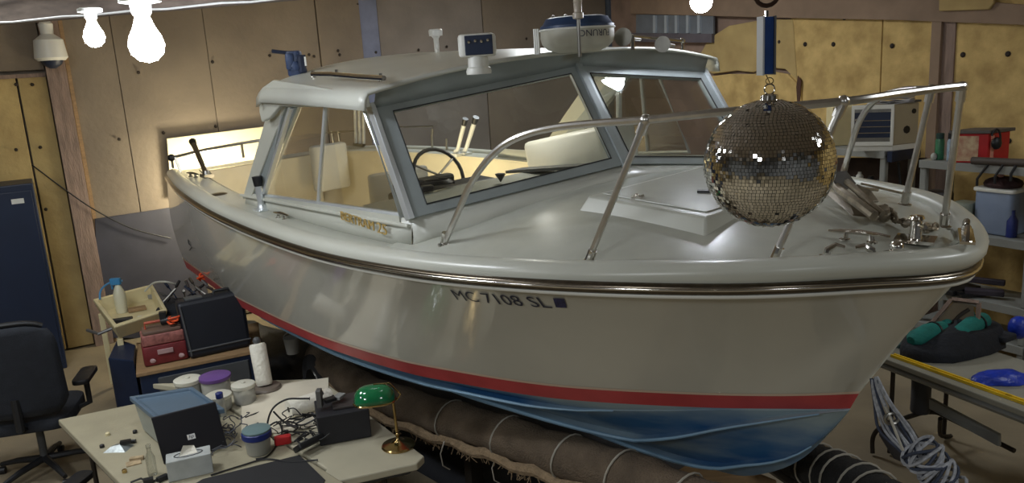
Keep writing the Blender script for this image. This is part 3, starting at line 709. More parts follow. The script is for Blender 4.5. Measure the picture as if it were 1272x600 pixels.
def raised(txt, p0, p1, h):
    V_, F_ = textmesh(txt); a = [onside(p.x, p.y, p0, p1, h, .022) for p in V_]; b = [onside(p.x, p.y, p0, p1, h, .028) for p in V_]
    mb = MB().add(b, F_); n = len(a)
    from collections import Counter
    ed = Counter(); 
    for f in F_:
        for i in range(len(f)): ed[tuple(sorted((f[i], f[(i+1) % len(f)])))] += 1
    mb.add(a+b, [(e[0], e[1], e[1]+n, e[0]+n) for e, c in ed.items() if c == 1]); return mb
O('name_lettering', raised('BERTRAM', t0_, t1_, .052), gold, boat, smooth=False, label='raised gold boat name letters on cabin side')
O('model_lettering', raised('25', t2_, t3_, .06), gold, boat, smooth=False, label='raised gold number 25 on cabin side')

# ---- deck hardware
sp = dk(1137, 299)
O('samson_post', MB().box(sp+Vector((0, 0, .006)), (.15, .11, .014), rz=.3).lathe([(.028, 0), (.024, .03), (.022, .085), (.03, .095), (.026, .105), (0.002, .108)], sp, 14).cyl(sp+Vector((-.05, .03, .07)), sp+Vector((.05, -.03, .07)), .009, n=8), chrome, boat)
def cleat(name, p, rz, L, m=chrome, par=boat):
    R = Matrix.Rotation(rz, 3, 'Z'); mb = MB()
    for sx in (-1, 1): mb.cyl(p+R @ Vector((sx*L*.22, 0, 0)), p+R @ Vector((sx*L*.20, 0, .035)), .014, .009, 10); mb.lathe([(.022, 0), (.022, .006), (.012, .01)], p+R @ Vector((sx*L*.22, 0, 0)), 12)
    mb.tube([p+R @ Vector((x*L*.5, 0, .040-.006*abs(x))) for x in (-1, -.6, 0, .6, 1)], [.005, .010, .012, .010, .005], 8)
    return O(name, mb, m, par)
c_ = dk(1066, 300); cleat('deck_cleat', c_, BM and .25, .24)
def chock(p, rz, name='bow_chock'):
    R = Matrix.Rotation(rz, 3, 'Z'); mb = MB().box(p+Vector((0, 0, .012)), (.22, .055, .012), rz=rz)
    for s_ in (-1, 1): mb.tube([p+R @ Vector((s_*x, 0, z)) for x, z in ((.085, .015), (.08, .045), (.052, .062), (.02, .054))], [.018, .015, .013, .009], 8)
    O(name, mb, chrome, boat)
q_ = dk(1055, 324); chock(q_, .62)
q_ = BZ(1200, 297, 1.855); chock(q_, 2.0)
q_ = dk(1113, 321)+Vector((0, 0, .012))
O('bow_light', MB().lathe([(.058, -.005), (.052, .01), (.028, .014)], q_, 14).ball(q_+Vector((0, 0, .035)), .028, 12), chrome, boat)
# cleats and fittings by the cabin on the starboard side deck
def sd(px, py, z): return BZ(px, py, z)
q_ = sd(350, 272, 1.625); cleat('deck_cleat', q_, .1, .2)
q_ = sd(272, 243, 1.60)
O('fuel_cap', MB().lathe([(.07, 0), (.07, .012), (.05, .02)], q_, 16), chromed, boat)
cleat('stern_cleat', sd(240, 220, 1.57), .2, .22, chromed)
# rod holders
def rod(px0, py0, z0, px1, py1, dy, name='rod_holder', m=chromed, r=.028, tip=black):
    a = BZ(px0, py0, z0); b = BY(px1, py1, a.y+dy); r_ = O(name, MB().cyl(a, b, r*.8, r, 12), m, boat)
    O('rod_holder_base', MB().box(a, (.13, .09, .03)).lathe([(r*1.5, 0), (r*1.3, .03), (r, .05)], a, 12), m, r_)
    d = (b-a).normalized(); O('rod_holder_lip', MB().cyl(b-d*.03, b+d*.04, r*1.05, r*1.3, 12), tip, r_)
rod(257, 218, 1.60, 240, 178, .1); rod(326, 262, 1.62, 320, 226, 0, m=aluL)
rod(577, 191, 1.62, 590, 150, 0, m=wht, r=.024); rod(567, 192, 1.62, 577, 152, 0, m=wht, r=.022)
# three bright vertical tubes seen through the side glass
for k, px in enumerate((441, 446, 451)):
    a = BY(px, 136, 1.0); b = BY(px+1, 178, 1.0); O('rod_tube', MB().cyl(b, a, .018, n=10), aluL, boat)
q = BY(446, 180, 1.0); O('rod_tube_rack', MB().box(q, (.22, .04, .03)).cyl(q, Vector((q.x, q.y, 1.60)), .012, n=8), black, boat)
# stern rail
def bz(px, py, y): return BY(px, py, y)
rt0, rt1, rt2, rt3 = BX(213, 196, .08), BX(255, 186, .08), BX(300, 178, .08), BX(345, 171, .08)
O('stern_rail', MB().tube([rt0, rt1, rt2, rt3], .016, 8), chromed, boat)
for a, px, py in ((rt0, 222, 218), (rt2, 304, 204), (rt3, 350, 196)):
    b = Vector((a.x, a.y, 1.56)); O('stern_stanchion', MB().cyl(a, b, .014, n=8), chromed, boat)
a = rt0; O('stern_stanchion', MB().cyl(a+Vector((.03, .03, 0)), a+Vector((.15, .05, -.28)), .014, n=8), chromed, boat)
O('rail_socket', MB().ball(rt0, .04, 10), black, boat)
q = BY(290, 200, .25); O('stern_light_box', MB().box(q, (.1, .22, .11)), black, boat, bevel=.01)
# port side rails seen through glass
pr = [BY(405, 165, 1.15), BY(452, 162, 1.15)]
O('grab_rail', MB().tube(pr, .012, 8), chromed, boat)
for px in (412, 420): O('grab_rail_post', MB().cyl(BY(px, 162, 1.15), BY(px+4, 187, 1.15), .013, n=8), chromed, boat)
O('grab_rail', MB().tube([BY(487, 158, 1.15), BY(538, 157, 1.15)], .009, 8), chromed, boat)
for px in (537, 555): O('grab_rail_post', MB().cyl(BY(px, 160 if px == 537 else 172, 1.15), BY(px, 186, 1.15), .012, n=8), chromed, boat)

# ---- helm and things of the boat seen through the windshield
dz_ = 1.83
dash = [BZ(508, 268, dz_), BZ(612, 206, dz_-.03), BZ(664, 222, dz_), Vector((5.40, .95, 1.86)), Vector((5.62, 0, 1.95)), Vector((5.27, -1.1, 1.84))]
da = BZ(510, 240, dz_); db = BZ(614, 206, dz_)
dp = [Vector((4.62, -1.12, 1.815)), Vector((4.62, .2, 1.815)), Vector((4.75, 1.12, 1.815)), Vector((5.42, 1.12, 1.815)), Vector((5.62, 0, 1.815)), Vector((5.24, -1.12, 1.815))]
O('dashboard', MB().slab(dp, .03, (0, 0, -1)), mat('grey_dash', (136, 138, 132), .6, var=.06), boat, smooth=False, bevel=.006)
con = BY(510, 214, -.55)
O('helm_console', MB().box((4.50, -.45, 1.66), (.20, .75, .30)).box((4.42, -.55, 1.83), (.08, .45, .07)), black, boat, smooth=False, bevel=.02)
wc = Vector((4.30, -.35, 1.84)); ringp = []
Rw = Matrix.Rotation(radians(62), 3, 'Y')
wheel = O('steering_wheel', MB().tube([wc+Rw @ Vector((cos(a*pi/12)*.19, sin(a*pi/12)*.19, 0)) for a in range(24)], .014, 8, closed=True), black, boat)
O('wheel_spoke', MB().cyl(wc, wc+Rw @ Vector((.19, 0, 0)), .009, n=6).cyl(wc, wc+Rw @ Vector((-.1, .16, 0)), .009, n=6).cyl(wc, wc+Rw @ Vector((-.1, -.16, 0)), .009, n=6).cyl(wc, wc+Vector((.16, 0, -.09)), .02, n=8), chromed, wheel)
O('helm_seat', MB().rbox((3.95, -.35, 1.50), (.42, .5, .12), .08).rbox((3.76, -.35, 1.62), (.08, .5, .40), .04).cyl((3.95, -.35, .8), (3.95, -.35, 1.45), .05), mat('grey_vinyl', (150, 150, 146), .5, var=.06), boat)
# white rounded locker lid standing on the dash, port side
b0, b1 = BY(652, 216, .42), BY(752, 196, .42); bt = BY(752, 160, .42)
cx_ = (b0+b1)/2; Lb = (b1-b0).length
Rb = Matrix.Rotation(0, 3, 'Z')
bx = one('storage_box', MB().rbox(B2W(Vector((cx_.x+.04, .55, cx_.z+.085))), (Lb*1.0, .34, .29), .07, R=Matrix.Identity(3) and (BM.to_3x3() @ Matrix.Rotation(radians(-12), 3, 'Y')), n=5), wht, 'white rounded box lying on the dash behind the boat windshield', 'box', angle=50)
one('tablet_slab', MB().box(B2W(Vector((cx_.x+.1, .2, 1.85))), (.75, .16, .02), R=BM.to_3x3() @ Matrix.Rotation(radians(-8), 3, 'Y')), greyd, 'flat grey board in front of the white box behind the windshield', 'board', smooth=False)
# coiled black cord and mic on the dash
c0 = B2W(BZ(543, 232, 1.825)); c0.z += .02
cp = [c0+Vector((.11*cos(a*.7)*(1-.01*a), .07*sin(a*.7), .0008*a)) for a in range(30)]
one('coiled_cord', MB().tube(smoothpath(cp, 2), .008, 5), wirem, 'black coiled cord lying on the dash behind the starboard windshield', 'cord')
c1 = B2W(BZ(530, 238, 1.825)); one('hand_microphone', MB().rbox(c1+Vector((0, 0, .02)), (.09, .06, .04), .02, rz=.4), black, 'black hand microphone beside the coiled cord on the dash', 'microphone')
c1 = B2W(BZ(622, 226, 1.825)); one('cable_clip', MB().lathe([(.002, -.02), (.035, .03), (.03, .035)], c1+Vector((0, 0, .02)), 6), black, 'small dark funnel on the dash right of the coiled cord', 'funnel')
# engine and trim bits seen through the side glass
q = BY(385, 222, .3); O('companion_seat', MB().rbox((q.x, .55, 1.42), (.14, .42, .5), .06), mat('pale_vinyl', (186, 186, 178), .5, var=.05), boat)

# ---- roof hardware
def rf(px, py):
    d = rayb(px, py); t = 2.5; best = None
    while t < 10:
        p = CB+d*t
        if 2.9 < p.x < 5.6 and abs(p.y) < 1.3:
            g = p.z-roofz(p.x, p.y)
            if best is None or g < best[0]: best = (g, p.copy())
            if g < .0: break
        t += .01
    p = best[1]; return Vector((p.x, p.y, roofz(p.x, p.y)+.005))
# grab rail
g0, g1 = rf(390, 98), rf(478, 104); 
ga, gb, gm_ = BZ(388, 92, g0.z+.045), BZ(477, 97, g1.z+.045), BZ(420, 88.5, g0.z+.055)
hr = O('roof_grab_rail', MB().tube([ga, ga.lerp(gb, .3)+Vector((0, 0, .005)), ga.lerp(gb, .7), gb], .013, 8), chrome, boat)
for k, (px, py) in enumerate(((390, 98), (419, 97), (474, 103))):
    p = rf(px, py); O('rail_foot', MB().cyl(p-Vector((0, 0, .01)), p+Vector((0, 0, .045)), .011, n=8).ball(p, .018, 10), chrome, hr)
# searchlight / video head
rp = rf(595, 90); 
sl = T('searchlight', 'white remote searchlight with a dark square glass on the roof centre', 'searchlight', B2W(rp))
R3 = BM.to_3x3(); yaw = Matrix.Rotation(radians(-62), 3, 'Z')
def L2(c, v): return B2W(c)+Vector(v)
p = B2W(rp); k_ = p-C0; dist = k_.length; mpp = dist/F
fwd = Vector((-k_.x, -k_.y, 0)).normalized(); sid = Vector((-fwd.y, fwd.x, 0)); RL = Matrix((sid, -fwd, Vector((0, 0, 1)))).transposed()
K = .74
O('pedestal', MB().lathe([(r_*K, z_*K) for r_, z_ in [(.085, -.02), (.088, .0), (.082, .022), (.072, .03), (.070, .10), (.065, .105)]], p, 24), wht, sl)
hc_ = p+Vector((0, 0, .175*K)); Rh = RL @ Matrix.Rotation(radians(-6), 3, 'Z')
O('lamp_head', MB().rbox(hc_, (.255*K, .17*K, .155*K), .045*K, R=Rh, n=4), wht, sl)
lens = O('lens', MB().box(hc_+Rh @ Vector((.02*K, -.088*K, 0)), (.19*K, .012, .13*K), R=Rh), navyp, sl, smooth=False, bevel=.003)
for k in range(4): O('led', MB().ball(hc_+Rh @ Vector(((-.045+.043*k)*K, -.098*K, (.022+.006*(k % 2))*K)), .012*K, 8), chrome, lens)
# gps mushroom
p = B2W(rf(543, 66)); ga_ = T('antenna', 'small white mushroom antenna on the port edge of the roof', 'antenna', p)
O('mast', MB().lathe([(.022, -.01), (.018, .01), (.02, .10), (.034, .12)], p, 12), wht, ga_); O('cap', MB().lathe([(.05, .12), (.052, .16), (.045, .168)], p, 18), wht, ga_)
# radar dome
rp = rf(718, 66); p = B2W(rp)
rd = T('radar_dome', 'white and blue radar dome behind the roof centre with dark lettering', 'radar', p)
k_ = p-C0; mpp = k_.length/F; fwd = Vector((-k_.x, -k_.y, 0)).normalized(); sid = Vector((-fwd.y, fwd.x, 0))
W_ = .205; cN = p+Vector((0, 0, .02))
def elp(z, r, c=cN, sx=1): return (r, z)
O('dome_shell', MB().lathe([(W_*.55, -.02), (W_*.82, .0), (W_*.97, .03), (W_*1.0, .06), (W_*1.0, .105)], cN, 40), mat('aged_white_dome', (188, 186, 172), .45, var=.06), rd)
O('dome_lid', MB().lathe([(W_*1.0, .105), (W_*1.0, .125), (W_*.92, .138), (W_*.84, .165), (W_*.72, .172)], cN, 40), mat('blue_dome', (38, 62, 98), .45, var=.12), rd)
O('dome_rim', MB().tube([cN+Vector((cos(a*pi/20)*W_*1.01, sin(a*pi/20)*W_*1.01, .106)) for a in range(40)], .006, 6, closed=True), wht, rd)
V_, F_ = textmesh('FURUNO')
def ondome(u, v):     # lettering stands upside down on the shell
    a = atan2(fwd.y, fwd.x) + (.10 + .95*(1-u) - 0) * 1.0; a = atan2(fwd.y, fwd.x) + (.98-.95*(1-u))
    return cN+Vector((cos(a)*W_*1.012, sin(a)*W_*1.012, .092-.034*v))
O('dome_lettering', MB().add([ondome(1-p_.x, p_.y) for p_ in V_], F_), ink, rd, smooth=False)
for k in range(3): O('bracket_post', MB().cyl(cN-sid*(-W_*(-1.16+.05*k))+fwd*.0+Vector((0, 0, -.03)), cN+sid*(W_*(-1.16+.05*k))+Vector((0, 0, .12)), .008, n=6), wht, rd)
for dx, hh in ((-.13, .05), (-.06, .035), (.01, .03)): O('lid_knob', MB().ball(cN+sid*dx+Vector((0, 0, .175)), .014, 8), chromed, rd)
# stub mast in front of the dome
p2 = B2W(rf(720, 69)); 
am = T('mast_light', 'chrome stub mast light standing before the radar dome', 'mast light', p2-Vector((0, 0, .0)))
q2 = p2+fwd*.0; mt_ = WD(720, 8, (p2-C0).length)
O('mast_pole', MB().cyl(p2+fwd*.22-Vector((0, 0, .02)), p2+fwd*.22+Vector((0, 0, .19)), .010, n=10), chromed, am)
O('mast_lamp', MB().lathe([(.014, .17), (.028, .175), (.028, .20), (.021, .205), (.021, .25), (.024, .255), (.022, .265)], p2+fwd*.22, 14), mat('frosted_lamp', (190, 180, 165), .3, var=.05), am)
# twin horn
ho = [rf(786, 66), rf(822, 68), rf(848, 72)]
h0, h1 = B2W(ho[0])+Vector((0, 0, .07)), B2W(ho[2])+Vector((0, 0, .045))
hn = T('air_horn', 'chrome twin trumpet air horn on the port front of the roof', 'horn', B2W(ho[1]))
dcam = (C0-h0); dcam.z = 0; dcam.normalize()
dh = (h0-h1).normalized()
def trumpet(a, tipd, L, r, nm='trumpet'):
    d = tipd.normalized(); P = [a-d*L*t for t in (1, .7, .4, .2, .1, .03, 0)]; O(nm, MB().tube(P, [.010, .011, .014, .022, .032, .046, r], 16, caps=True), chromed, hn)
d1 = (dcam*.85 + dh*.5)
trumpet(WD(774, 46, (h0-C0).length-.1), d1, .36, .052); trumpet(WD(823, 55, (h1-C0).length-.2), d1, .30, .048)
O('horn_bracket', MB().cyl(B2W(ho[0])-Vector((0, 0, .01)), h0, .012, n=8).cyl(B2W(ho[1])-Vector((0, 0, .01)), B2W(ho[1])+Vector((0, 0, .06)), .010, n=8).cyl(B2W(ho[2])-Vector((0, 0, .01)), B2W(ho[2])+Vector((0, 0, .03)), .010, n=8).tube([h0, B2W(ho[1])+Vector((0, 0, .05)), h1], .009, 8).ball(h1, .018, 10), chrome, hn)
# blue clamp tool at the aft corner of the roof
p = B2W(rf(368, 94)); bc_ = T('spotlight_clamp', 'blue clamp-on spotlight body at the aft corner of the roof', 'clamp', p)
cl_m = mat('navy_casting', (50, 66, 98), .5, var=.3, scale=18)
O('clamp_body', MB().rbox(p+Vector((0, 0, .075)), (.10, .09, .17), .03).rbox(p+Vector((-.02, -.03, .09)), (.06, .08, .11), .025).lathe([(.045, 0), (.052, .03), (.04, .06)], p+Vector((0, -.02, .03)), 10), cl_m, bc_)
O('clamp_arm', MB().cyl(p+Vector((-.02, 0, .145)), p+Vector((-.14, -.02, .165)), .013, n=8), navy, bc_)
O('clamp_ridge', MB().tube([p+Vector((.055, -.03, .01+.017*k)) for k in range(8)], [.026+.005*(k % 2) for k in range(8)], 8), navy, bc_)
O('clamp_sticker', MB().box(p+Vector((.085, -.05, .085)), (.01, .016, .06)), wht, bc_, smooth=False)

# ---- anchor lying on the foredeck
def dkw(px, py, h=0): return B2W(dk(px, py, h))
an = T('anchor', 'galvanised plough anchor with chain lying on the foredeck by the disco ball', 'anchor', dkw(1080, 262))
galv = mat('galvanised_iron', (140, 130, 112), .45, metal=.6, var=.3, scale=30)
A = [dkw(1028, 218, .10), dkw(1045, 238, .09), dkw(1065, 252, .08), dkw(1086, 268, .06)]
O('shank', MB().tube(smoothpath(A, 4), .022, 8), galv, an)
O('shank', MB().tube([dkw(1052, 226, .12), dkw(1068, 240, .10), dkw(1084, 256, .08), dkw(1096, 266, .06)], .016, 8), galv, an)
O('fluke', MB().slab([dkw(1030, 214, .16), dkw(1052, 212, .16), dkw(1064, 228, .10), dkw(1046, 240, .07)], .012), mat('dark_fluke', (70, 66, 60), .6, metal=.3, var=.3), an, smooth=False, bevel=.003)
O('fluke', MB().slab([dkw(1064, 228, .11), dkw(1082, 236, .09), dkw(1092, 250, .05), dkw(1078, 250, .05)], .012), galv, an, smooth=False, bevel=.003)
O('fluke', MB().slab([dkw(1022, 238, .03), dkw(1050, 246, .05), dkw(1092, 272, .02), dkw(1058, 268, .02)], .012), mat('bronze_fluke', (116, 104, 84), .5, metal=.4, var=.3), an, smooth=False, bevel=.003)
O('crown', MB().ball(dkw(1094, 262, .05), .035, 10, (1.2, 1, .8)).ball(dkw(1098, 268, .03), .03, 10).cyl(dkw(1084, 270, .03), dkw(1100, 258, .06), .02, n=8), galv, an)
O('white_roller', MB().cyl(dkw(1026, 222, .06), dkw(1042, 226, .06), .035, n=14), wht, an)
O('stock', MB().cyl(dkw(1030, 230, .09), dkw(1090, 236, .03), .009, n=6).cyl(dkw(1070, 228, .1), dkw(1120, 240, .03), .006, n=6), galv, an)
ch = T('anchor_chain', 'galvanised chain running from the anchor to the samson post', 'chain', dkw(1115, 280))
cpth = smoothpath([dkw(1096, 264, .03), dkw(1105, 263, .04), dkw(1112, 272, .03), dkw(1122, 276, .03), dkw(1134, 279, .05), dkw(1146, 282, .05), dkw(1152, 284, .015), dkw(1165, 282, .01)], 6)
acc = 0; last = None; nl = 0; links = []
for i in range(len(cpth)-1):
    seg = (cpth[i+1]-cpth[i]); acc += seg.length
    if acc > .030:
        acc = 0; c = cpth[i]; d = seg.normalized(); upv = Vector((0, 0, 1)) if nl % 2 else Vector((0, 0, 1)).cross(d).normalized(); o2 = d.cross(upv).normalized()
        O('chain_link', MB().tube([c+d*cos(a*pi/4)*.028+o2*sin(a*pi/4)*.017 for a in range(8)], .007, 6, closed=True), galv, ch); nl += 1

# ================================================================== DISCO BALL
bd = 2.67; bcen = WD(955, 203, bd); br = .2
db_ = T('disco_ball', 'mirrored disco ball hanging in front of the bow rail', 'disco ball', bcen-Vector((0, 0, br)))
O('ball_core', MB().ball(bcen, br*.985, 48), mat('dark_grout', (60, 58, 54), .6, var=0), db_)
mirr = mat('mirror_tile', (225, 224, 220), .05, metal=1, var=0)
mb = MB(); nrow = 58; random.seed(3)
for i in range(nrow):
    th = pi*(i+.5)/nrow; z = cos(th); rr = sin(th)
    if rr*br < .02: continue
    n = max(6, int(2*pi*rr*br/.0112)); jt = random.random()*6
    for k in range(n):
        a = 2*pi*k/n+jt; nn = Vector((rr*cos(a), rr*sin(a), z)); e1 = Vector((-sin(a), cos(a), 0)); e2 = nn.cross(e1)
        tl = Vector([random.gauss(0, .042) for _ in range(3)]) if random.random() > .12 else Vector([random.gauss(0, .12) for _ in range(3)])
        n2 = (nn+tl).normalized(); f1 = (e1-n2*e1.dot(n2)).normalized(); f2 = n2.cross(f1)
        c = bcen+nn*br; h = .0049
        mb.add([c-f1*h-f2*h, c+f1*h-f2*h, c+f1*h+f2*h, c-f1*h+f2*h], [(0, 1, 2, 3)])
O('mirror_tiles', mb, mirr, db_, smooth=False, kind='stuff')
top_ = bcen+Vector((0, 0, br))
O('hanging_cap', MB().lathe([(.028, -.006), (.026, .012), (.012, .016)], top_, 16).tube([top_+Vector((cos(a*pi/8)*.016, 0, .03+sin(a*pi/8)*.016)) for a in range(16)], .0025, 6, closed=True), chrome, db_)
mo = WD(952, 57, bd); kk = bd/F
mot = T('ball_motor', 'blue ball motor with bright edges hanging above the disco ball', 'motor', mo-Vector((0, 0, .09)))
O('motor_case', MB().box(mo, (.033, .032, .172), rz=.2), mat('blue_motor', (30, 62, 120), .3, var=.15, scale=20), mot, smooth=False, bevel=.003)
for s_, c_ in ((-1, aluL), (1, steel)): O('side_plate', MB().box(mo+Matrix.Rotation(.2, 3, 'Z') @ Vector((s_*.0195, 0, 0)), (.006, .038, .176), rz=.2), c_, mot, smooth=False)
O('motor_hook', MB().cyl(mo+Vector((0, 0, .086)), mo+Vector((0, 0, .105)), .006, n=8), chrome, mot)
one('hanging_wire', MB().cyl(mo-Vector((0, 0, .088)), top_+Vector((0, 0, .05)), .0016, n=5).tube([top_+Vector((cos(a*pi/6)*.012, 0, .055+sin(a*pi/6)*.010)) for a in range(12)], .0018, 5, closed=True), brass, 'thin wire and loop between the blue motor and the disco ball', 'wire')
hk = mo+Vector((0, 0, .125)); pts = [hk+Vector((sin(a)*.036, 0, .03-cos(a)*.036)) for a in [pi*k/8-pi/2 for k in range(9)]]
pts = [pts[0]+Vector((.0, 0, .25))]+pts+[pts[-1]+Vector((0, 0, .02))]
one('ceiling_hook', MB().tube(pts, .007, 8), mat('dark_hook', (70, 52, 44), .4, metal=.7), 'dark curved hook holding the blue ball motor', 'hook')

# ================================================================== BUNKS UNDER THE HULL
def low(px, py, z): return W(px, py, z)
def bunk(name, pts, r, m, label):
    P = smoothpath(pts, 6); t = T(name, label, 'trailer bunk', (P[0].x, P[0].y, 0)); 
    rs = [r*(1+.06*sin(i*1.3)+.04*sin(i*2.9)) for i in range(len(P))]
    O('carpet_wrap', MB().tube(P, rs, 20), m, t); return t, P
BP = [WD(395, 440, 7.6), WD(440, 476, 6.9), WD(520, 508, 6.0), WD(600, 532, 5.4), WD(690, 562, 4.9), WD(790, 594, 4.45), WD(900, 640, 4.1)]
bt, P = bunk('carpeted_bunk', BP, .125, carpet, 'brown carpet wrapped bunk under the starboard side of the hull')
fl_ = [p+Vector((-.05, -.08, -.115+.02*sin(i*1.7))) for i, p in enumerate(P)]
O('frayed_edge', MB().tube(fl_, [.030+.012*abs(sin(i*.9)) for i in range(len(fl_))], 8), fray, bt)
random.seed(5); fm = MB()
for i in range(160):
    k = random.random()*(len(P)-2); i0 = int(k); p = fl_[i0].lerp(fl_[i0+1], k-i0)
    fm.tube([p, p+Vector((random.uniform(-.02, .02), random.uniform(-.03, .0), -.03)), p+Vector((random.uniform(-.03, .03), random.uniform(-.04, .01), -.05-random.random()*.03))], .003, 4)
O('fringe', fm, fray, bt, kind='stuff')
O('bunk_beam', MB().tube([p+Vector((.02, .02, -.16)) for p in P], .06, 4), darksteel, bt, smooth=False)
for f_ in (.1, .45, .8):
    p = P[int(f_*(len(P)-1))]; O('bunk_post', MB().box((p.x+.05, p.y+.1, (p.z-.15)/2), (.09, .09, p.z-.15), rz=.6), darksteel, bt, smooth=False)
def lash(px, py, r=.135):
    k = min(range(1, len(P)-1), key=lambda i: (WPX(P[i])-Vector((px, py))).length)
    d = (P[k+1]-P[k-1]).normalized(); c = P[k]; a = d.cross(Vector((0, 0, 1))).normalized(); b = a.cross(d)
    tl = .35
    pts = [c+(a*cos(t)+b*sin(t))*r+d*tl*.12*sin(t) for t in [2*pi*q/20 for q in range(20)]]
    O('lashing', MB().tube(pts, .006, 5, closed=True), ropel, bt)
def WPX(p):
    d = p-C0; return Vector((636+F*d.dot(rw)/d.dot(fw), 300-F*d.dot(uw)/d.dot(fw)))
for q in ((632, 540), (700, 565), (770, 588), (560, 520), (850, 612)): lash(*q)
for px, py in ((552, 548), (616, 566), (690, 596)):
    a = WD(px, py, 5.3); O('loose_cord', MB().tube([a, a+Vector((-.03, -.01, -.08)), a+Vector((-.02, -.02, -.16)), a+Vector((.02, 0, -.2))], .004, 5), ropel, bt)
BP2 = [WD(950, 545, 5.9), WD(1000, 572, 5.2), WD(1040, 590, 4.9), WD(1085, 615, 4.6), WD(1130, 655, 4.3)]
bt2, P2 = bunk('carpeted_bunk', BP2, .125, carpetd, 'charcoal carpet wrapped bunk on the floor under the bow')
for i0 in (8, 11, 13, 16, 18):
    d = (P2[i0+1]-P2[i0-1]).normalized(); a = d.cross(Vector((0, 0, 1))).normalized(); b = a.cross(d)
    O('lashing', MB().tube([P2[i0]+(a*cos(t)+b*sin(t))*.134+d*.03*sin(t) for t in [2*pi*q/20 for q in range(20)]], .006, 5, closed=True), ropel, bt2)
O('bunk_beam', MB().tube([p+Vector((.0, .0, -.17)) for p in P2], .06, 4), darksteel, bt2, smooth=False)
one('keel_block', MB().box(W(905, 640, .2)+Vector((0, .1, 0)), (.35, .5, .4), rz=.7), wood, 'wooden block under the keel at the bottom edge', 'block', smooth=False, bevel=.01)
# dark sheet painting the floor's shade, wheel and buckets under the hull
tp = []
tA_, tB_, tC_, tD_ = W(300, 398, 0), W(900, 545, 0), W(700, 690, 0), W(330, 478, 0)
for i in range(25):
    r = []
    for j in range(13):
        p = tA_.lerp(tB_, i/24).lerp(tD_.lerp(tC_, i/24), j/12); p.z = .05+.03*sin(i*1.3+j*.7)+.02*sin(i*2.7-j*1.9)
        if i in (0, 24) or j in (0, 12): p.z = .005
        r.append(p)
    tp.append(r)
tag(O('hull_shade_sheet', MB().grid(tp), shadem, None, angle=80), 'crumpled dark sheet painting the shade on the floor under the hull', 'hull_shade_sheet')
# trailer wheel
wc = WD(400, 470, 7.5); t = T('trailer_wheel', 'dark trailer wheel in the shade behind the table', 'wheel', wc-Vector((0, 0, .25)))
ax = Vector((.75, .62, 0)).normalized()*-1
def disc(mb, c, r0, r1, w_): 
    return mb.tube([c-ax*w_, c-ax*w_*.8, c+ax*w_*.8, c+ax*w_], [r0, r1, r1, r0], 24)
O('tyre', disc(MB(), wc, .20, .24, .09), mat('tyre_rubber', (30, 30, 32), .8, var=.15), t); O('rim', disc(MB(), wc+ax*.0, .11, .12, .1), chromed, t)
wb = WD(363, 429, 7.4)
t = T('bucket', 'pale bucket in the shade under the red stripe', 'bucket', wb-Vector((0, 0, .1)))
O('pail', MB().lathe([(.055, -.07), (.07, .07), (.073, .075)], wb, 18), mat('pale_bucket', (120, 118, 112), .5, var=.05), t)
O('bucket_handle', MB().tube([wb+Vector((cos(a)*.07, 0, .07+sin(a)*.05)) for a in [pi*k/8 for k in range(9)]], .004, 5), steel, t)

# ================================================================== LEFT TABLES
TZ = .75
def tw(px, py, z=TZ): return W(px, py, z)
def table(poly, z, th, m, label, legs, name='folding_table'):
    c = sum((Vector((p.x, p.y, 0)) for p in poly), Vector())/len(poly)
    t = T(name, label, 'table', c)
    O('table_top', MB().prism(poly, z-th, z), m, t, smooth=False, bevel=.008)
    inn_ = [Vector((c.x+(p.x-c.x)*.93, c.y+(p.y-c.y)*.93, 0)) for p in poly]
    O('table_apron', MB().tube([Vector((p.x, p.y, z-th-.02)) for p in inn_], .02, 4, closed=True), greyd, t, smooth=False)
    for q in legs: O('table_leg', MB().tube([Vector((q[0], q[1], z-th)), Vector((q[0], q[1], .02))], .016, 8), darksteel, t)
    return t
A1, A2 = tw(72, 521), tw(150, 601); dA = (A2-A1).normalized()
A3 = A1+dA*1.9; B1 = tw(178, 497)+Vector((.05, .02, 0)); B1 = A1+(tw(168, 501)-A1)*1.0
Bx = Vector((-2.30, 5.42, TZ)); B3 = Bx+dA*2.0
table([A1, A3, B3, Bx], TZ, .045, tabm, 'cream folding table at lower left with the laptop, tote and tissue box', [A1+dA*.2+Vector((.1, .05, 0)), Bx+dA*.2-Vector((.1, .05, 0)), A3-dA*.2, B3-dA*.2])
C1 = tw(163, 479, TZ); C2 = tw(398, 470, TZ); C3 = tw(527, 566, TZ); C3b = tw(518, 575, TZ); C4 = tw(392, 603, TZ)
gap = Vector((.015, .012, 0))
C5 = Bx+dA*1.75+gap
C1 = Vector((-2.72, 5.62, TZ)); Ci = Bx+gap
table([C1, Ci, C5, C4, C3b, C3, C2], TZ-.002, .045, mat('ivory_table_top', (178, 172, 150), .45, var=.07, scale=4), 'ivory folding table behind with jars, towel rolls and the green lamp', [C2-Vector((.15, .2, 0)), C3-Vector((.25, -.05, 0)), C4-Vector((.1, -.05, 0)), C1+Vector((.15, -.1, 0))])
def mpp(p): return (Vector(p)-C0).length/F
Z1 = TZ+.001
# black mat
mt = [tw(240, 603), tw(252, 596), tw(372, 566), tw(404, 597), tw(396, 612)]
one('desk_mat', MB().prism(mt, Z1, Z1+.004), mat('black_mat', (34, 34, 36), .8, var=.1), 'black rubber mat on the front edge of the table', 'mat', smooth=False)
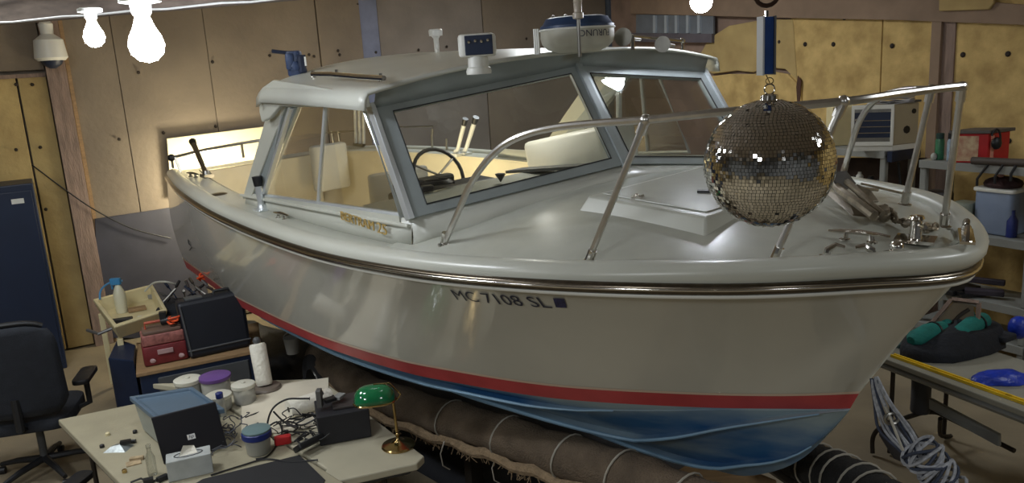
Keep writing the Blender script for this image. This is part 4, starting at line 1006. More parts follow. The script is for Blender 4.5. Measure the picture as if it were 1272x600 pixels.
# tote with grey-blue lid
to = T('storage_tote', 'pale storage tote with slate blue lid on the table behind the laptop', 'tote', tw(222, 548))
tc0, tc1, tc2, tc3 = W(162, 492, TZ+.235), W(196, 520, TZ+.235), W(286, 503, TZ+.235), W(238, 480, TZ+.235)
tc2 = tc1+(tc3-tc0)*1.0; cc = (tc0+tc2)/2
def q4(sc, z): return [Vector((cc.x+(p.x-cc.x)*sc, cc.y+(p.y-cc.y)*sc, z)) for p in (tc0, tc1, tc2, tc3)]
cl_ = mat('cloudy_plastic', (150, 156, 150), .35, var=.06)
lo, hi = q4(.84, TZ+.003), q4(.96, TZ+.205); O('tote_body', MB().add(lo+hi, [(0, 1, 2, 3), (4, 5, 6, 7)]+[(i, (i+1) % 4, (i+1) % 4+4, i+4) for i in range(4)]), cl_, to, smooth=False, bevel=.015)
slate = mat('slate_blue_lid', (84, 104, 122), .4, var=.05)
e0, e1 = q4(1.03, TZ+.20), q4(1.03, TZ+.232); e2, e3 = q4(.90, TZ+.232), q4(.88, TZ+.212)
O('tote_lid', MB().add(e0+e1+e2+e3, [(0, 1, 2, 3), (12, 13, 14, 15)]+[(k*4+i, k*4+(i+1) % 4, (k+1)*4+(i+1) % 4, (k+1)*4+i) for k in range(3) for i in range(4)]), slate, to, smooth=False, bevel=.005)
# laptop (lid side towards us)
lp0, lp1 = tw(205, 577), tw(284, 553); lt0, lt1 = WD(189, 514, 1), None
bl_, br_ = tw(204, 578)+Vector((0, 0, .004)), tw(283, 556)+Vector((0, 0, .004))
wd = (br_-bl_); L = wd.length; wd.normalize(); bk = Vector((-wd.y, wd.x, 0))
up = (Vector((0, 0, 1))*.95+bk*.16-wd*.08).normalized(); hgt = .285
la = T('laptop', 'black laptop with a white emblem standing on edge against the tote', 'laptop', (bl_+br_)/2)
O('laptop_lid', MB().slab([bl_, br_, br_+up*hgt, bl_+up*hgt], .014, bk), mat('black_laptop', (26, 25, 32), .45, var=.08), la, smooth=False, bevel=.004)
em = bl_+wd*L*.50+up*hgt*.42-bk*.002
O('emblem_plate', MB().slab([em-wd*.022-up*.016, em+wd*.022-up*.016, em+wd*.022+up*.016, em-wd*.022+up*.016], .001, -bk), mat('white_emblem', (240, 240, 240), .4, var=0), la, smooth=False)
VE, FE = textmesh('hp', shear=.25); O('emblem_lettering', MB().add([em-bk*.0015+wd*(.028*(p.x-.5))+up*(.026*(p.y-.5)) for p in VE], FE), ink, la, smooth=False)
# tissue box
tb = tw(236, 590); RT = .30
bx = T('tissue_box', 'pale blue grey tissue box in front of the black laptop', 'tissue box', tb)
tm = mat('tissue_card', (168, 172, 170), .7, var=.12, scale=12)
RT = atan2((tw(265, 578)-tw(212, 590)).y, (tw(265, 578)-tw(212, 590)).x)
O('carton', MB().box(tb+Vector((0, .02, .06)), (.235, .12, .118), rz=RT), tm, bx, smooth=False, bevel=.004)
rr_ = Matrix.Rotation(RT, 3, 'Z'); c_ = tb+Vector((0, .02, .12))
O('opening_film', MB().tube([c_+rr_ @ Vector((cos(a*pi/10)*.075, sin(a*pi/10)*.032, .0005)) for a in range(20)], .003, 5, closed=True), greyd, bx)
O('tissue', MB().add([c_+rr_ @ Vector(q) for q in [(-.05, -.012, 0), (.05, -.012, 0), (.035, .02, .035), (-.02, .01, .05), (.0, .018, .02)]], [(0, 1, 4), (1, 2, 4), (2, 3, 4), (3, 0, 4)]), paper, bx)
# clear bottle at the left of the laptop
p = tw(190, 590); cb_ = T('clear_bottle', 'slim clear bottle standing left of the laptop', 'bottle', p)
O('bottle_body', MB().lathe([(.024, .002), (.026, .01), (.026, .11), (.012, .145), (.011, .165)], p, 16), clear, cb_); O('bottle_cap', MB().lathe([(.013, .165), (.013, .185), (.006, .19)], p, 12), clear, cb_)
# small things left
p = tw(146, 558)
one('parts_bag', MB().add([p+Vector(q) for q in [(-.07, -.04, 0), (.07, -.05, 0), (.08, .05, 0), (-.05, .06, 0), (-.03, -.01, .025), (.02, 0, .03), (.04, .03, .02), (-.02, .04, .018)]], [(0, 1, 5, 4), (1, 2, 6, 5), (2, 3, 7, 6), (3, 0, 4, 7), (4, 5, 6, 7)]), mat('silver_bag', (140, 146, 146), .3, metal=.4, var=.3, scale=40), 'crumpled silver bag of small parts on the table corner', 'bag')
one('battery', MB().box(p+Vector((.045, .02, .035)), (.06, .03, .02), rz=.3).cyl(p+Vector((.03, .07, .012)), p+Vector((.08, .075, .012)), .012, n=8), black, 'small black battery pack on the crumpled silver bag', 'battery', smooth=False)
p = tw(166, 576); one('card_packet', MB().box(p+Vector((0, 0, .004)), (.08, .06, .006), rz=.5).box(p+Vector((0, .045, .01)), (.075, .03, .018), rz=.2), mat('tan_card', (170, 150, 118), .6, var=.3, scale=40), 'tan packet and small dark box beside the clear bottle', 'packet', smooth=False)
for (px, py, lb) in ((134, 541, 'small cream screw cap on the table left of the tote'), (168, 538, 'small dark nut on the table left of the tote'), (127, 556, 'tiny dark nut beside the silver bag'), (155, 587, 'tiny brass cap near the front left table edge')):
    p = tw(px, py); one('small_cap', MB().lathe([(.014, 0), (.014, .016), (.009, .02)], p+Vector((0, 0, .001)), 10), cream if px == 134 else brass if px == 155 else black, lb, 'cap')
p = tw(185, 600); one('cable_connectors', MB().box(p+Vector((0, 0, .015)), (.05, .035, .025), rz=.4).box(p+Vector((.07, .02, .015)), (.06, .03, .025), rz=.9).tube([p+Vector((-.1, 0, .01)), p+Vector((-.05, .02, .02)), p, p+Vector((.08, .03, .02)), p+Vector((.14, .04, .01))], .006, 6), black, 'black cable connectors on the front table edge below the bottle', 'connector')
p = tw(252, 588)
# jars
def jar(px, py, r, h, cap, m2, label, capm, name='clear_jar', fill=None, knob=True, ih=.0):
    p = tw(px, py); t = T(name, label, 'jar', p)
    O('jar_body', MB().lathe([(r*.9, .002), (r, .012), (r, h*.85), (r*.93, h)], p, 24), milkyp if m2 is clear else m2, t)
    pr = [(r*1.08, h-.012), (r*1.1, h-.008), (r*1.1, h+cap), (r*.95, h+cap+.006)]
    O('jar_lid', MB().lathe(pr, p, 24), capm, t)
    if knob: O('lid_knob', MB().lathe([(r*.22, h+cap+.004), (r*.2, h+cap+.014), (0, h+cap+.016)], p, 12), capm, t)
    if fill: O('jar_contents', MB().lathe([(r*.86, .006), (r*.9, .012), (r*.9, ih)], p, 20), fill, t)
cw = mat('cream_lid', (206, 204, 190), .4, var=.04); pur = mat('purple_lid', (104, 72, 138), .4, var=.08)
grain = mat('grey_contents', (130, 124, 110), .8, var=.25, scale=60)
jar(236, 492, .085, .115, .014, clear, 'clear jar with cream lid behind the tote at the back left', cw, fill=grain, ih=.07)
jar(270, 489, .098, .125, .012, clear, 'wide clear tub with purple lid', pur, knob=False, fill=mat('white_contents', (176, 172, 160), .8, var=.1), ih=.09)
jar(274, 508, .078, .095, .010, clear, 'squat clear jar with cream lid in front of the purple tub', cw)
jar(305, 500, .072, .125, .012, clear, 'clear jar with cream lid beside the standing towel roll', cw, fill=grain, ih=.03)
p = tw(276, 516); t = T('clear_bottle', 'small clear bottle with a dark blue cap before the squat jar', 'bottle', p)
O('bottle_body', MB().lathe([(.03, .002), (.03, .10), (.024, .12), (.02, .125)], p, 14), milkyp, t)
O('bottle_cap', MB().lathe([(.024, .125), (.024, .158), (.02, .161)], p, 14), bluecap, t)
# paper towel on stand
p = tw(330, 484); pt = T('paper_towel_stand', 'white paper towel roll standing on a grey holder', 'paper towel holder', p)
O('holder_base', MB().lathe([(.11, .0), (.11, .018), (.10, .03), (.03, .034)], p, 28), mat('brown_grey_base', (112, 102, 92), .4, var=.1), pt)
p3 = p+Vector((-.07, .035, 0)); ptop = WD(317, 418, (p-C0).length)
axd = (ptop-p); axd = Vector((axd.x*.75, axd.y*.75, .33)); axn = axd.normalized()
O('towel_roll', MB().tube([p+axn*.034, p+axn*.05, p+axn*.315, p+axn*.33], [.050, .056, .058, .050], 24), paper, pt)
O('holder_knob', MB().ball(p+axn*.352, .028, 12).cyl(p+axn*.0, p+axn*.345, .010, n=8), greyd, pt)
# white cloth, roll lying
rows = []
for i in range(13):
    r = []
    for j in range(13):
        q = tw(300+9*i, 484+5*j-1.2*i); q.z = TZ+.004+.02*abs(sin(i*1.1+j*.6))*sin(pi*i/12)*sin(pi*j/12); r.append(q)
    rows.append(r)
tag(O('white_cloth', MB().grid(rows), mat('white_cloth', (214, 206, 186), .9, var=.05), None, angle=80), 'crumpled ivory cloth spread among the jars', 'cloth')
e0 = tw(360, 520)+Vector((0, 0, .062)); e1 = tw(412, 503)+Vector((0, 0, .062)); d = (e1-e0).normalized()
pr_ = T('paper_towel_roll', 'white paper towel roll lying on its side amid the cables', 'paper towel', (e0+e1)/2-Vector((0, 0, .055)))
O('roll_paper', MB().tube([e0, e0+d*.006, e1-d*.006, e1], [.056, .060, .060, .056], 24), paper, pr_)
O('roll_core', MB().cyl(e0-d*.002, e0+d*.004, .018, n=14), mat('core_shadow', (60, 52, 44), .9, var=0), pr_)
# blue lidded tub with gooseneck
p = tw(322, 562); jb = T('wire_tub', 'clear tub with dark blue rim lid, wires around it', 'tub', p)
O('tub_body', MB().lathe([(.062, .002), (.068, .01), (.078, .12)], p, 24), milkyp, jb); O('tub_fill', MB().lathe([(.055, .008), (.064, .07)], p, 14), mat('pale_fill', (160, 160, 150), .7, var=.3, scale=40), jb)
O('tub_rim', MB().lathe([(.082, .10), (.086, .105), (.086, .135), (.08, .14)], p, 24), bluecap, jb); O('tub_lid', MB().lathe([(.08, .138), (.082, .150), (.07, .155)], p, 24), mat('teal_grey_lid', (104, 128, 130), .4, var=.05), jb)
a = tw(333, 541); gp = [a, a+Vector((.0, .03, .08)), a+Vector((.04, .05, .16)), a+Vector((.12, .07, .20)), a+Vector((.21, .08, .195)), a+Vector((.26, .085, .19))]
one('gooseneck', MB().tube(smoothpath(gp, 6), [.006]*30+[.012], 8), wirem, 'black gooseneck stalk arching over the towel roll', 'gooseneck lamp')
# black box with grey top
bb = [tw(401, 551), tw(462, 541), None, None]
ba, bb_ = tw(398, 555), tw(462, 543); d = (bb_-ba).normalized(); n_ = Vector((-d.y, d.x, 0)); L = (bb_-ba).length
bo = T('equipment_case', 'black equipment box with loose items on top at the back of the table', 'case', (ba+bb_)/2+n_*.14)
O('case_body', MB().prism([ba, bb_, bb_+n_*.27, ba+n_*.27], TZ+.002, TZ+.185), mat('charcoal_case', (28, 28, 34), .6, var=.1), bo, smooth=False, bevel=.006)
O('case_tray', MB().prism([ba+d*.10+n_*.06, bb_-d*.03+n_*.05, bb_-d*.03+n_*.26, ba+d*.10+n_*.26], TZ+.186, TZ+.20), mat('warm_grey', (60, 54, 52), .6, var=.15), bo, smooth=False, bevel=.003)
random.seed(11)
cm = ba+d*.05+n_*.1+Vector((0, 0, .212))
for k, (nm, lb) in enumerate((('pry_bar', 'grey flat tool standing on the black equipment box'), ('adapter', 'black adapter on the left rim of the black equipment box'), ('adapter', 'small grey adapter lying in front of the standing tool'))):
    one(nm, MB().box(cm+Vector((.05*k-.02, .04*k, .02+.03*(k == 0))), (.03+.04*(k > 0), .05, .11 if k == 0 else .02), rz=.6*k, R=None), (steel if k == 0 else black if k == 1 else grey), lb, 'tool' if k == 0 else 'adapter', smooth=False, bevel=.003)
wires = MB()
for k in range(22):
    a = tw(random.uniform(345, 400), random.uniform(520, 556)); a.z = TZ+.01+random.random()*.06
    pts = [a]
    for _ in range(5): pts.append(pts[-1]+Vector((random.uniform(-.08, .08), random.uniform(-.07, .07), random.uniform(-.03, .04))))
    for q in pts: q.z = max(TZ+.008, q.z)
    wires.tube(smoothpath(pts, 4), random.choice((.003, .004, .006)), 5)
tag(O('cable_tangle', wires, wirem, None, kind='stuff'), 'tangle of black cables between tub and black box', 'cables')
wires = MB()
for k in range(16):
    a = tw(random.uniform(283, 300), random.uniform(528, 560)); a.z = TZ+.02+random.random()*.08
    pts = [a]
    for _ in range(4): pts.append(pts[-1]+Vector((random.uniform(-.05, .05), random.uniform(-.04, .04), random.uniform(-.04, .04))))
    for q in pts: q.z = max(TZ+.008, q.z)
    wires.tube(smoothpath(pts, 4), .0035, 5)
tag(O('cable_tangle', wires, mat('grey_wire', (74, 76, 84), .5, var=.2), None, kind='stuff'), 'tangle of thin grey wires right of the laptop', 'cables')
for k, (pts, lb) in enumerate((([(395, 573), (360, 575), (330, 572), (300, 580), (262, 592)], 'black lead running along the back of the mat'), ([(305, 520), (330, 512), (345, 520), (350, 540), (335, 566), (318, 572)], 'black lead looping around the wire tub'))):
    one('power_lead', MB().tube(smoothpath([tw(x, y)+Vector((0, 0, .008)) for x, y in pts], 6), .005, 6), wirem, lb, 'cable')
# tilted phone / red gadget
p = tw(385, 560); 
ph = T('hand_meter', 'dark hand held meter propped at an angle in front of the black box', 'meter', p)
Rp = Matrix.Rotation(.9, 3, 'Z') @ Matrix.Rotation(-.6, 3, 'X')
O('meter_body', MB().rbox(p+Vector((0, 0, .05)), (.18, .085, .035), .012, R=Rp), black, ph); O('meter_face', MB().box(p+Vector((0, 0, .05))+Rp @ Vector((.01, 0, .019)), (.12, .06, .003), R=Rp), grey, ph, smooth=False)
p = tw(352, 552); one('red_clip', MB().rbox(p+Vector((0, 0, .03)), (.10, .05, .05), .015, rz=.3), redp, 'red plastic clamp meter left of the dark meter', 'clamp')
# bankers lamp
lb_ = tw(495, 554); bl = T('bankers_lamp', 'brass desk lamp with green glass shade at the table corner', 'lamp', lb_)
O('lamp_base', MB().lathe([(.098, 0), (.10, .006), (.094, .014), (.06, .022), (.03, .03), (.014, .045), (.010, .06)], lb_, 32), brass, bl)
tp_ = WD(490, 494, (lb_-C0).length-.1); tp_ = Vector((lb_.x-.01, lb_.y+.02, TZ+.285))
O('lamp_stem', MB().tube([lb_+Vector((0, 0, .05)), lb_.lerp(tp_, .5)+Vector((0, 0, .02)), tp_], .009, 10).ball(lb_+Vector((0, 0, .075)), .016, 10), brass, bl)
shc = WD(465, 491, (tp_-C0).length-.02); sd_ = Vector((.88, -.47, 0)); sn = Vector((-sd_.y, sd_.x, 0))
lamp_dir = (tp_-shc)
sx = Vector((.95, .2, 0)).normalized(); sy = Vector((-sx.y, sx.x, 0)); rows = []
for i in range(17):
    u = -1+2*i/16; r_ = sqrt(max(0, 1-abs(u)**3.2)); row = []
    for k in range(13):
        a = pi*(.02+.96*k/12); row.append(shc+sx*u*.122+sy*(cos(a)*.085*r_)+Vector((0, 0, sin(a)*.098*r_-.035)))
    rows.append(row)
O('lamp_shade', MB().grid(rows), green, bl, angle=80, solid=.005)
O('shade_rim', MB().tube([rows[i][0]+Vector((0, 0, -.003)) for i in range(17)], .006, 6).tube([rows[i][-1]+Vector((0, 0, -.003)) for i in range(17)], .006, 6), brass, bl)
O('lamp_tube', MB().cyl(shc-sx*.08+Vector((0, 0, .005)), shc+sx*.08+Vector((0, 0, .005)), .012, n=10), wht, bl)
O('lamp_yoke', MB().tube([shc+sx*.0+Vector((0, 0, .066)), shc+sx*.09+Vector((0, 0, .062)), tp_+Vector((.05, 0, .03)), tp_+Vector((.02, 0, -.005)), tp_-Vector((.04, 0, .0))], .005, 6).ball(tp_, .012, 8), brass, bl)

# ================================================================== CART AND TOOLS BEHIND
# dark low desk with plank
dk0 = [tw(178, 470, .62), tw(330, 440, .62), tw(345, 425, .62), tw(206, 425, .62)]
ds_ = T('tool_bench', 'low dark bench with a plank top under the black case', 'bench', sum(dk0, Vector())/4-Vector((0, 0, .62)))
P4 = [W(172, 462, .66), W(322, 432, .66), W(318, 400, .66), W(172, 425, .66)]
O('bench_body', MB().prism([p for p in P4], .03, .62), navyp, ds_, smooth=False, bevel=.01)
O('bench_top', MB().prism([Vector((p.x, p.y, 0))+(Vector((p.x, p.y, 0))-sum((Vector((q.x, q.y, 0)) for q in P4), Vector())/4)*.04 for p in P4], .62, .65), wood, ds_, smooth=False, bevel=.004)
O('bench_drawer', MB().slab([P4[0].lerp(P4[1], .15)*1+Vector((0, 0, -.25)), P4[0].lerp(P4[1], .9)+Vector((0, 0, -.25)), P4[0].lerp(P4[1], .9)+Vector((0, 0, -.08)), P4[0].lerp(P4[1], .15)+Vector((0, 0, -.08))], .02, (-.2, -1, 0)), greyd, ds_, smooth=False, bevel=.004)
# navy drum/cabinet below the cart
nb = [W(134, 445, .70), W(166, 448, .70), W(168, 428, .70), W(146, 420, .70)]
one('navy_cabinet', MB().prism(nb, .02, .70), navyp, 'narrow navy cabinet under the cream cart', 'cabinet', smooth=False, bevel=.01)
# cream utility cart tray
ct_ = [W(117, 374, .90), W(142, 418, .84), W(182, 410, .84), W(206, 380, .90), W(195, 352, .93), W(128, 360, .93)]
cz0, cz1 = .76, .90
ca = [W(118, 372, .9), W(143, 404, .9), W(205, 384, .9), W(188, 354, .9)]
cc = sum(ca, Vector())/4
ut = T('utility_cart', 'cream plastic utility cart with a spray bottle in its tray', 'cart', Vector((cc.x, cc.y, 0)))
def sc4(P_, s_, z): c = sum(P_, Vector())/len(P_); return [Vector((c.x+(p.x-c.x)*s_, c.y+(p.y-c.y)*s_, z)) for p in P_]
L_ = [sc4(ca, .92, .76), sc4(ca, 1.0, .90), sc4(ca, 1.06, .90), sc4(ca, 1.06, .885)]; L_2 = [sc4(ca, .90, .775), sc4(ca, .93, .90)]
mb = MB(); mb.add(sum([L_2[0], L_2[1], L_[2], L_[3], L_[0]], []), [(0, 1, 2, 3), (16, 17, 18, 19)]+[(k*4+i, k*4+(i+1) % 4, (k+1)*4+(i+1) % 4, (k+1)*4+i) for k in range(4) for i in range(4)])
O('tray', mb, cream, ut, smooth=False, bevel=.008)
for i in range(4):
    p = sc4(ca, .90, .0)[i]; O('cart_leg', MB().box((p.x, p.y, .40), (.05, .05, .72), rz=.5), cream, ut, smooth=False, bevel=.006)
O('cart_handle', MB().tube([ca[1]+Vector((-.02, -.02, -.02)), ca[1]+Vector((-.12, -.06, -.05)), ca[1]+Vector((-.3, .1, -.06))], .014, 8), steel, ut)
# lower cream bin at front
bn = [W(142, 418, .80), W(152, 432, .80), W(190, 422, .80), W(180, 402, .80)]
# spray bottle
p = Vector((cc.x, cc.y, .777)); p = W(152, 388, .777)
sb = T('spray_bottle', 'clear spray bottle with a blue trigger head standing in the cream cart', 'spray bottle', p)
O('bottle', MB().lathe([(.052, .0), (.055, .01), (.055, .19), (.034, .25), (.02, .275)], p, 18), mat('cloudy_bottle', (206, 204, 180), .3, var=.04), sb)
bl2 = mat('sky_blue_plastic', (60, 130, 180), .4, var=.05)
O('trigger_head', MB().rbox(p+Vector((-.015, 0, .31)), (.10, .045, .065), .012).box(p+Vector((-.055, 0, .27)), (.014, .02, .07)), bl2, sb, smooth=False, bevel=.004)
a = W(124, 372, .90); one('blue_hose', MB().tube(smoothpath([a, a+Vector((.0, .05, .08)), a+Vector((.08, .08, .14)), a+Vector((.2, .1, .15))], 6), .010, 6), bl2, 'pale blue hose arching over the left side of the cream cart', 'hose')
# stuff in the cart
for k, (px, py, sz, m, nm, lb, rz) in enumerate((
    (170, 383, (.16, .10, .03), wood, 'wood_offcut', 'tan wood piece lying in the cream cart', .5),
    (150, 398, (.20, .07, .04), black, 'caulk_gun', 'black tool at the front of the cream cart', .3),
    (178, 398, (.10, .07, .06), wht, 'white_box', 'small white box at the front right of the cart', .2),
    (186, 368, (.16, .05, .04), grey, 'grey_tool', 'grey tool at the back of the cream cart', -.4))):
    p = W(px, py, .80); one(nm, MB().box(Vector((p.x, p.y, .777+sz[2]/2+.002)), sz, rz=rz), m, lb, 'tool' if 'tool' in nm or 'gun' in nm else 'box', smooth=False, bevel=.006)
# red charger / tool box on plank
p = W(196, 452, .66); z0 = .652
rb_ = T('red_toolbox', 'maroon toolbox with clear lid organiser on the bench left of the black case', 'toolbox', Vector((p.x, p.y, z0)))
rzz = atan2((W(222, 440, .66)-W(172, 450, .66)).y, (W(222, 440, .66)-W(172, 450, .66)).x)
ce = Vector((p.x+.02, p.y+.12, z0))
Rr = Matrix.Rotation(rzz, 3, 'Z')
O('lower_case', MB().rbox(ce+Vector((0, 0, .085)), (.34, .22, .16), .02, rz=rzz), redd, rb_)
O('organiser', MB().rbox(ce+Vector((0, 0, .215)), (.33, .21, .09), .02, rz=rzz), mat('clouded_red', (150, 96, 90), .3, var=.4, scale=30), rb_)
O('case_latch', MB().box(ce+Rr @ Vector((0, -.115, .11)), (.12, .012, .04), rz=rzz), mat('pink_grey', (170, 140, 140), .5, var=.2), rb_, smooth=False, bevel=.003)
for s_ in (-1, 1): O('case_foot', MB().ball(ce+Rr @ Vector((s_*.11, -.108, .045)), .026, 10, (1.3, .4, .8)), mat('pink_grey', (170, 140, 140), .5), rb_)
O('carry_handle', MB().tube([ce+Rr @ Vector((-.12, 0, .26)), ce+Rr @ Vector((-.12, 0, .34)), ce+Rr @ Vector((.12, 0, .34)), ce+Rr @ Vector((.12, 0, .26))], .013, 8), mat('worn_red', (176, 86, 66), .4, var=.2), rb_)
O('top_tray', MB().rbox(ce+Vector((0, 0, .275)), (.30, .2, .03), .02, rz=rzz), mat('brown_tray', (106, 84, 72), .5, var=.2), rb_)
one('drill', MB().cyl(ce+Vector((.0, .02, .33)), ce+Vector((.2, .06, .34)), .035, n=12).box(ce+Vector((.02, .02, .37)), (.05, .05, .08), rz=.3), black, 'black drill lying on top of the maroon toolbox', 'drill')
a = ce+Vector((.06, .0, .31)); one('extension_cord', MB().tube(smoothpath([a+Vector((.05*sin(k*1.3)+.008*k, .05*cos(k*1.7), .006*k)) for k in range(12)], 4), .009, 6), orange, 'orange cord coiled beside the black drill on the toolbox', 'cord')
# black hard case
bl3, br3 = W(236, 447, .655), W(313, 430, .655); d = (br3-bl3).normalized(); L = (br3-bl3).length; n_ = Vector((-d.y, d.x, 0))
hc = T('hard_case', 'large black hard case standing on the bench against the boat', 'case', (bl3+br3)/2)
u_ = (Vector((0, 0, 1))+n_*.12).normalized(); hh = .48
def cb4(o): return [bl3+n_*o-d*.0, br3+n_*o, br3+n_*o+u_*hh, bl3+n_*o+u_*hh]
O('case_shell', MB().slab([bl3, br3, br3+u_*hh*1.02, bl3-d*.03+u_*hh], .17, n_), mat('black_case', (18, 22, 32), .5, var=.1), hc, smooth=False, bevel=.03)
O('case_seam', MB().tube([p-n_*.004 for p in (bl3+u_*.07, br3+u_*.07)], .008, 6), greyd, hc)
O('case_rim', MB().tube([bl3-n_*.005+d*.02+u_*.03, bl3-n_*.005-d*.01+u_*(hh-.03)], .008, 6), greyd, hc)
tpc = (bl3+br3)/2+u_*hh+n_*.085
O('case_handle', MB().tube([tpc+d*.02, tpc+d*.03+u_*.03, tpc+d*.15+u_*.03, tpc+d*.16], .013, 8), black, hc)
O('case_latch', MB().box(tpc-d*.14, (.14, .1, .03), rz=atan2(d.y, d.x)), greyd, hc, smooth=False, bevel=.004)
# open tool bag with tools, behind
p = W(235, 372, .62); tbg = T('tool_bag', 'open black tool bag full of tools behind the black case', 'tool bag', Vector((p.x, p.y, .0)))
cpt = Vector((W(245, 372, .85).x, W(245, 372, .85).y, 0)); RB_ = .15
O('bag_body', MB().rbox(cpt+Vector((0, 0, .42)), (.72, .42, .84), .08, rz=RB_), blackm, tbg)
O('bag_pocket', MB().rbox(cpt+Matrix.Rotation(RB_, 3, 'Z') @ Vector((0, -.22, .55)), (.6, .05, .3), .02, rz=RB_), blackm, tbg)
random.seed(21)
combos = [(nm, mm) for nm in ('screwdriver', 'spanner', 'pliers', 'wrench') for mm in (chromed, black, navy, steel)]
for k, (nm, mm) in enumerate(combos):
    c = cpt+Matrix.Rotation(RB_, 3, 'Z') @ Vector((-.3+.6*((k*5) % 16)/15, random.uniform(-.16, .16), .85)); dd = Vector((random.uniform(-1, 1), random.uniform(-.6, .6), random.uniform(.15, .6))).normalized()
    L = random.uniform(.1, .2); c.z += .02
    o = MB().cyl(c-dd*.02, c+dd*L, .007, n=6).cyl(c+dd*L, c+dd*(L+.07), .015, .013, 8)
    one(nm, o, mm, '%s %s sticking out of the open black tool bag' % ({'dull_stainless': 'bright steel', 'black_plastic': 'black', 'tube_steel_grey': 'dull grey', 'navy_plastic': 'navy'}[mm.name], nm), 'tool', 'hand tools in the open black tool bag')
a = W(262, 352, .92); a.z = .9
one('orange_hose', MB().tube(smoothpath([a+Vector((.10*sin(k*1.9), .06*cos(k*1.5), .03+.035*(k % 4)))+Vector((0, -.02*k*.3, 0)) for k in range(12)], 4), .011, 6), orange, 'orange cord bundle on the tool bag below the boat stern', 'cord')
one('white_strap', MB().tube(smoothpath([W(180, 362, .92), W(190, 352, 1.0), W(205, 350, 1.03), W(218, 353, .98)], 5), .010, 6), mat('pale_strap', (190, 190, 180), .6, var=.1), 'pale curved strap at the back corner of the cream cart', 'strap')

# ================================================================== OFFICE CHAIRS
def office_chair(c, yaw, label, back=True, seat_z=.48, seat=True, sc=1.0):
    t = T('office_chair', label, 'chair', Vector((c[0], c[1], 0))); R = Matrix.Rotation(yaw, 3, 'Z'); c = Vector((c[0], c[1], 0))
    def q(x, y, z): return c+R @ Vector((x*sc, y*sc, z))
    O('seat', MB().rbox(q(0, 0, seat_z), (.50*sc, .48*sc, .10), .12, rz=yaw), blackm, t)
    if back:
        rows = []
        for i in range(13):
            v = i/12; z = seat_z+.10+.70*v; wv = .27*(1-.35*max(0, v-.8)/.2*.6) if v > .1 else .25*(.8+2*v)
            rows.append([q(-wv+2*wv*k/12, -.25-.07*v+.05*(2*k/12-1)**2, z+(-.05*(2*k/12-1)**4 if i == 12 else 0)) for k in range(13)])
        O('backrest', MB().grid(rows), blackm, t, angle=80, solid=.06)
        O('back_trim', MB().tube([rows[-1][k]+Vector((0, 0, .02)) for k in range(13)], .02, 8), black, t)
        O('back_bracket', MB().tube([q(0, -.28, seat_z+.25), q(0, -.29, seat_z+.02), q(0, -.1, seat_z-.05)], .03, 8), black, t)
    for sx in (-1, 1):
        ar = O('armrest', MB().rbox(q(sx*.31, .02, seat_z+.24), (.10*sc, .28*sc, .04), .04, rz=yaw), black, t)
        O('arm_support', MB().tube([q(sx*.2, .0, seat_z-.02), q(sx*.31, .02, seat_z+.02), q(sx*.31, .02, seat_z+.22)], .022, 8), black, ar)
    O('gas_column', MB().cyl(q(0, 0, .10), q(0, 0, seat_z-.04), .028, n=12), greyd, t)
    for k in range(5):
        a = 2*pi*k/5+.3; lg = O('base_arm', MB().tube([q(0, 0, .13), q(cos(a)*.18, sin(a)*.18, .11), q(cos(a)*.30, sin(a)*.30, .08)], [.03, .024, .018], 8), black, t)
        p = q(cos(a)*.30, sin(a)*.30, .03); O('caster', MB().cyl(p+R @ Vector((-.02, 0, 0)), p+R @ Vector((.02, 0, 0)), .029, n=12), black, lg)
    return t
q_ = W(58, 580, .05)
office_chair((q_.x, q_.y), radians(14), 'black fabric office chair with its back to the camera at the left edge', seat_z=.50, sc=1.22)
q_ = W(40, 668, .30)
office_chair((q_.x, q_.y), radians(172), 'second black office chair at the lower left corner showing only its armrests', back=False, seat_z=.42, sc=1.1)

# ================================================================== RIGHT SIDE SHELVES
shm = mat('shelf_plastic', (136, 138, 134), .5, var=.06)
def shelf_unit(A, B, depth, zs, label, legpx=None, th=.05):
    A, B = Vector(A), Vector(B); d = (B-A).normalized(); n = NR
    t = T('shelf_unit', label, 'shelf', (A+B)/2+n*depth/2)
    for z in zs:
        O('shelf_board', MB().slab([A+Vector((0, 0, z)), B+Vector((0, 0, z)), B+n*depth+Vector((0, 0, z)), A+n*depth+Vector((0, 0, z))], th, (0, 0, -1)), shm, t, smooth=False, bevel=.006)
        O('shelf_lip', MB().slab([A+Vector((0, 0, z-.07)), B+Vector((0, 0, z-.07)), B+Vector((0, 0, z)), A+Vector((0, 0, z))], .015, -n), shm, t, smooth=False, bevel=.003)
    for q in (A+d*.03+n*.03, B-d*.03+n*.03, A+d*.03+n*(depth-.03), B-d*.03+n*(depth-.03)):
        for z0, z1 in zip([0]+list(zs[:-1]), zs):
            O('shelf_post', MB().box(Vector((q.x, q.y, (z0+z1-th)/2)), (.06, .06, z1-z0-th), rz=atan2(d.y, d.x)), shm, t, smooth=False, bevel=.012)
    return t, d
# unit 2 (right): top shelf edge
u0, u1 = W(1143, 197, 1.83), W(1262, 216, 1.83)
dAB = TR
UA = Vector((u0.x, u0.y, 0)); LU = (u1-u0).dot(TR)-.06; UB = UA+TR*(LU+.02)
z2 = [W(1150, 290, 0).z]
def zat(px, py):      # height on the front plane of unit 2
    D = UA.dot(NR); return WP(px, py, NR, D).z
zA, zB, zC = zat(1150, 199), zat(1215, 292), zat(1215, 372)
sh2, _ = shelf_unit(UA, UB, .46, [.30, zC, zB, zA], 'grey plastic shelf unit at the right with a red box on top')
UC = UB+TR*.02
sh3, _ = shelf_unit(UC, UC+TR*.9, .46, [.30, zC, zB, zA-.01], 'grey plastic shelf unit at the far right edge of the photo')
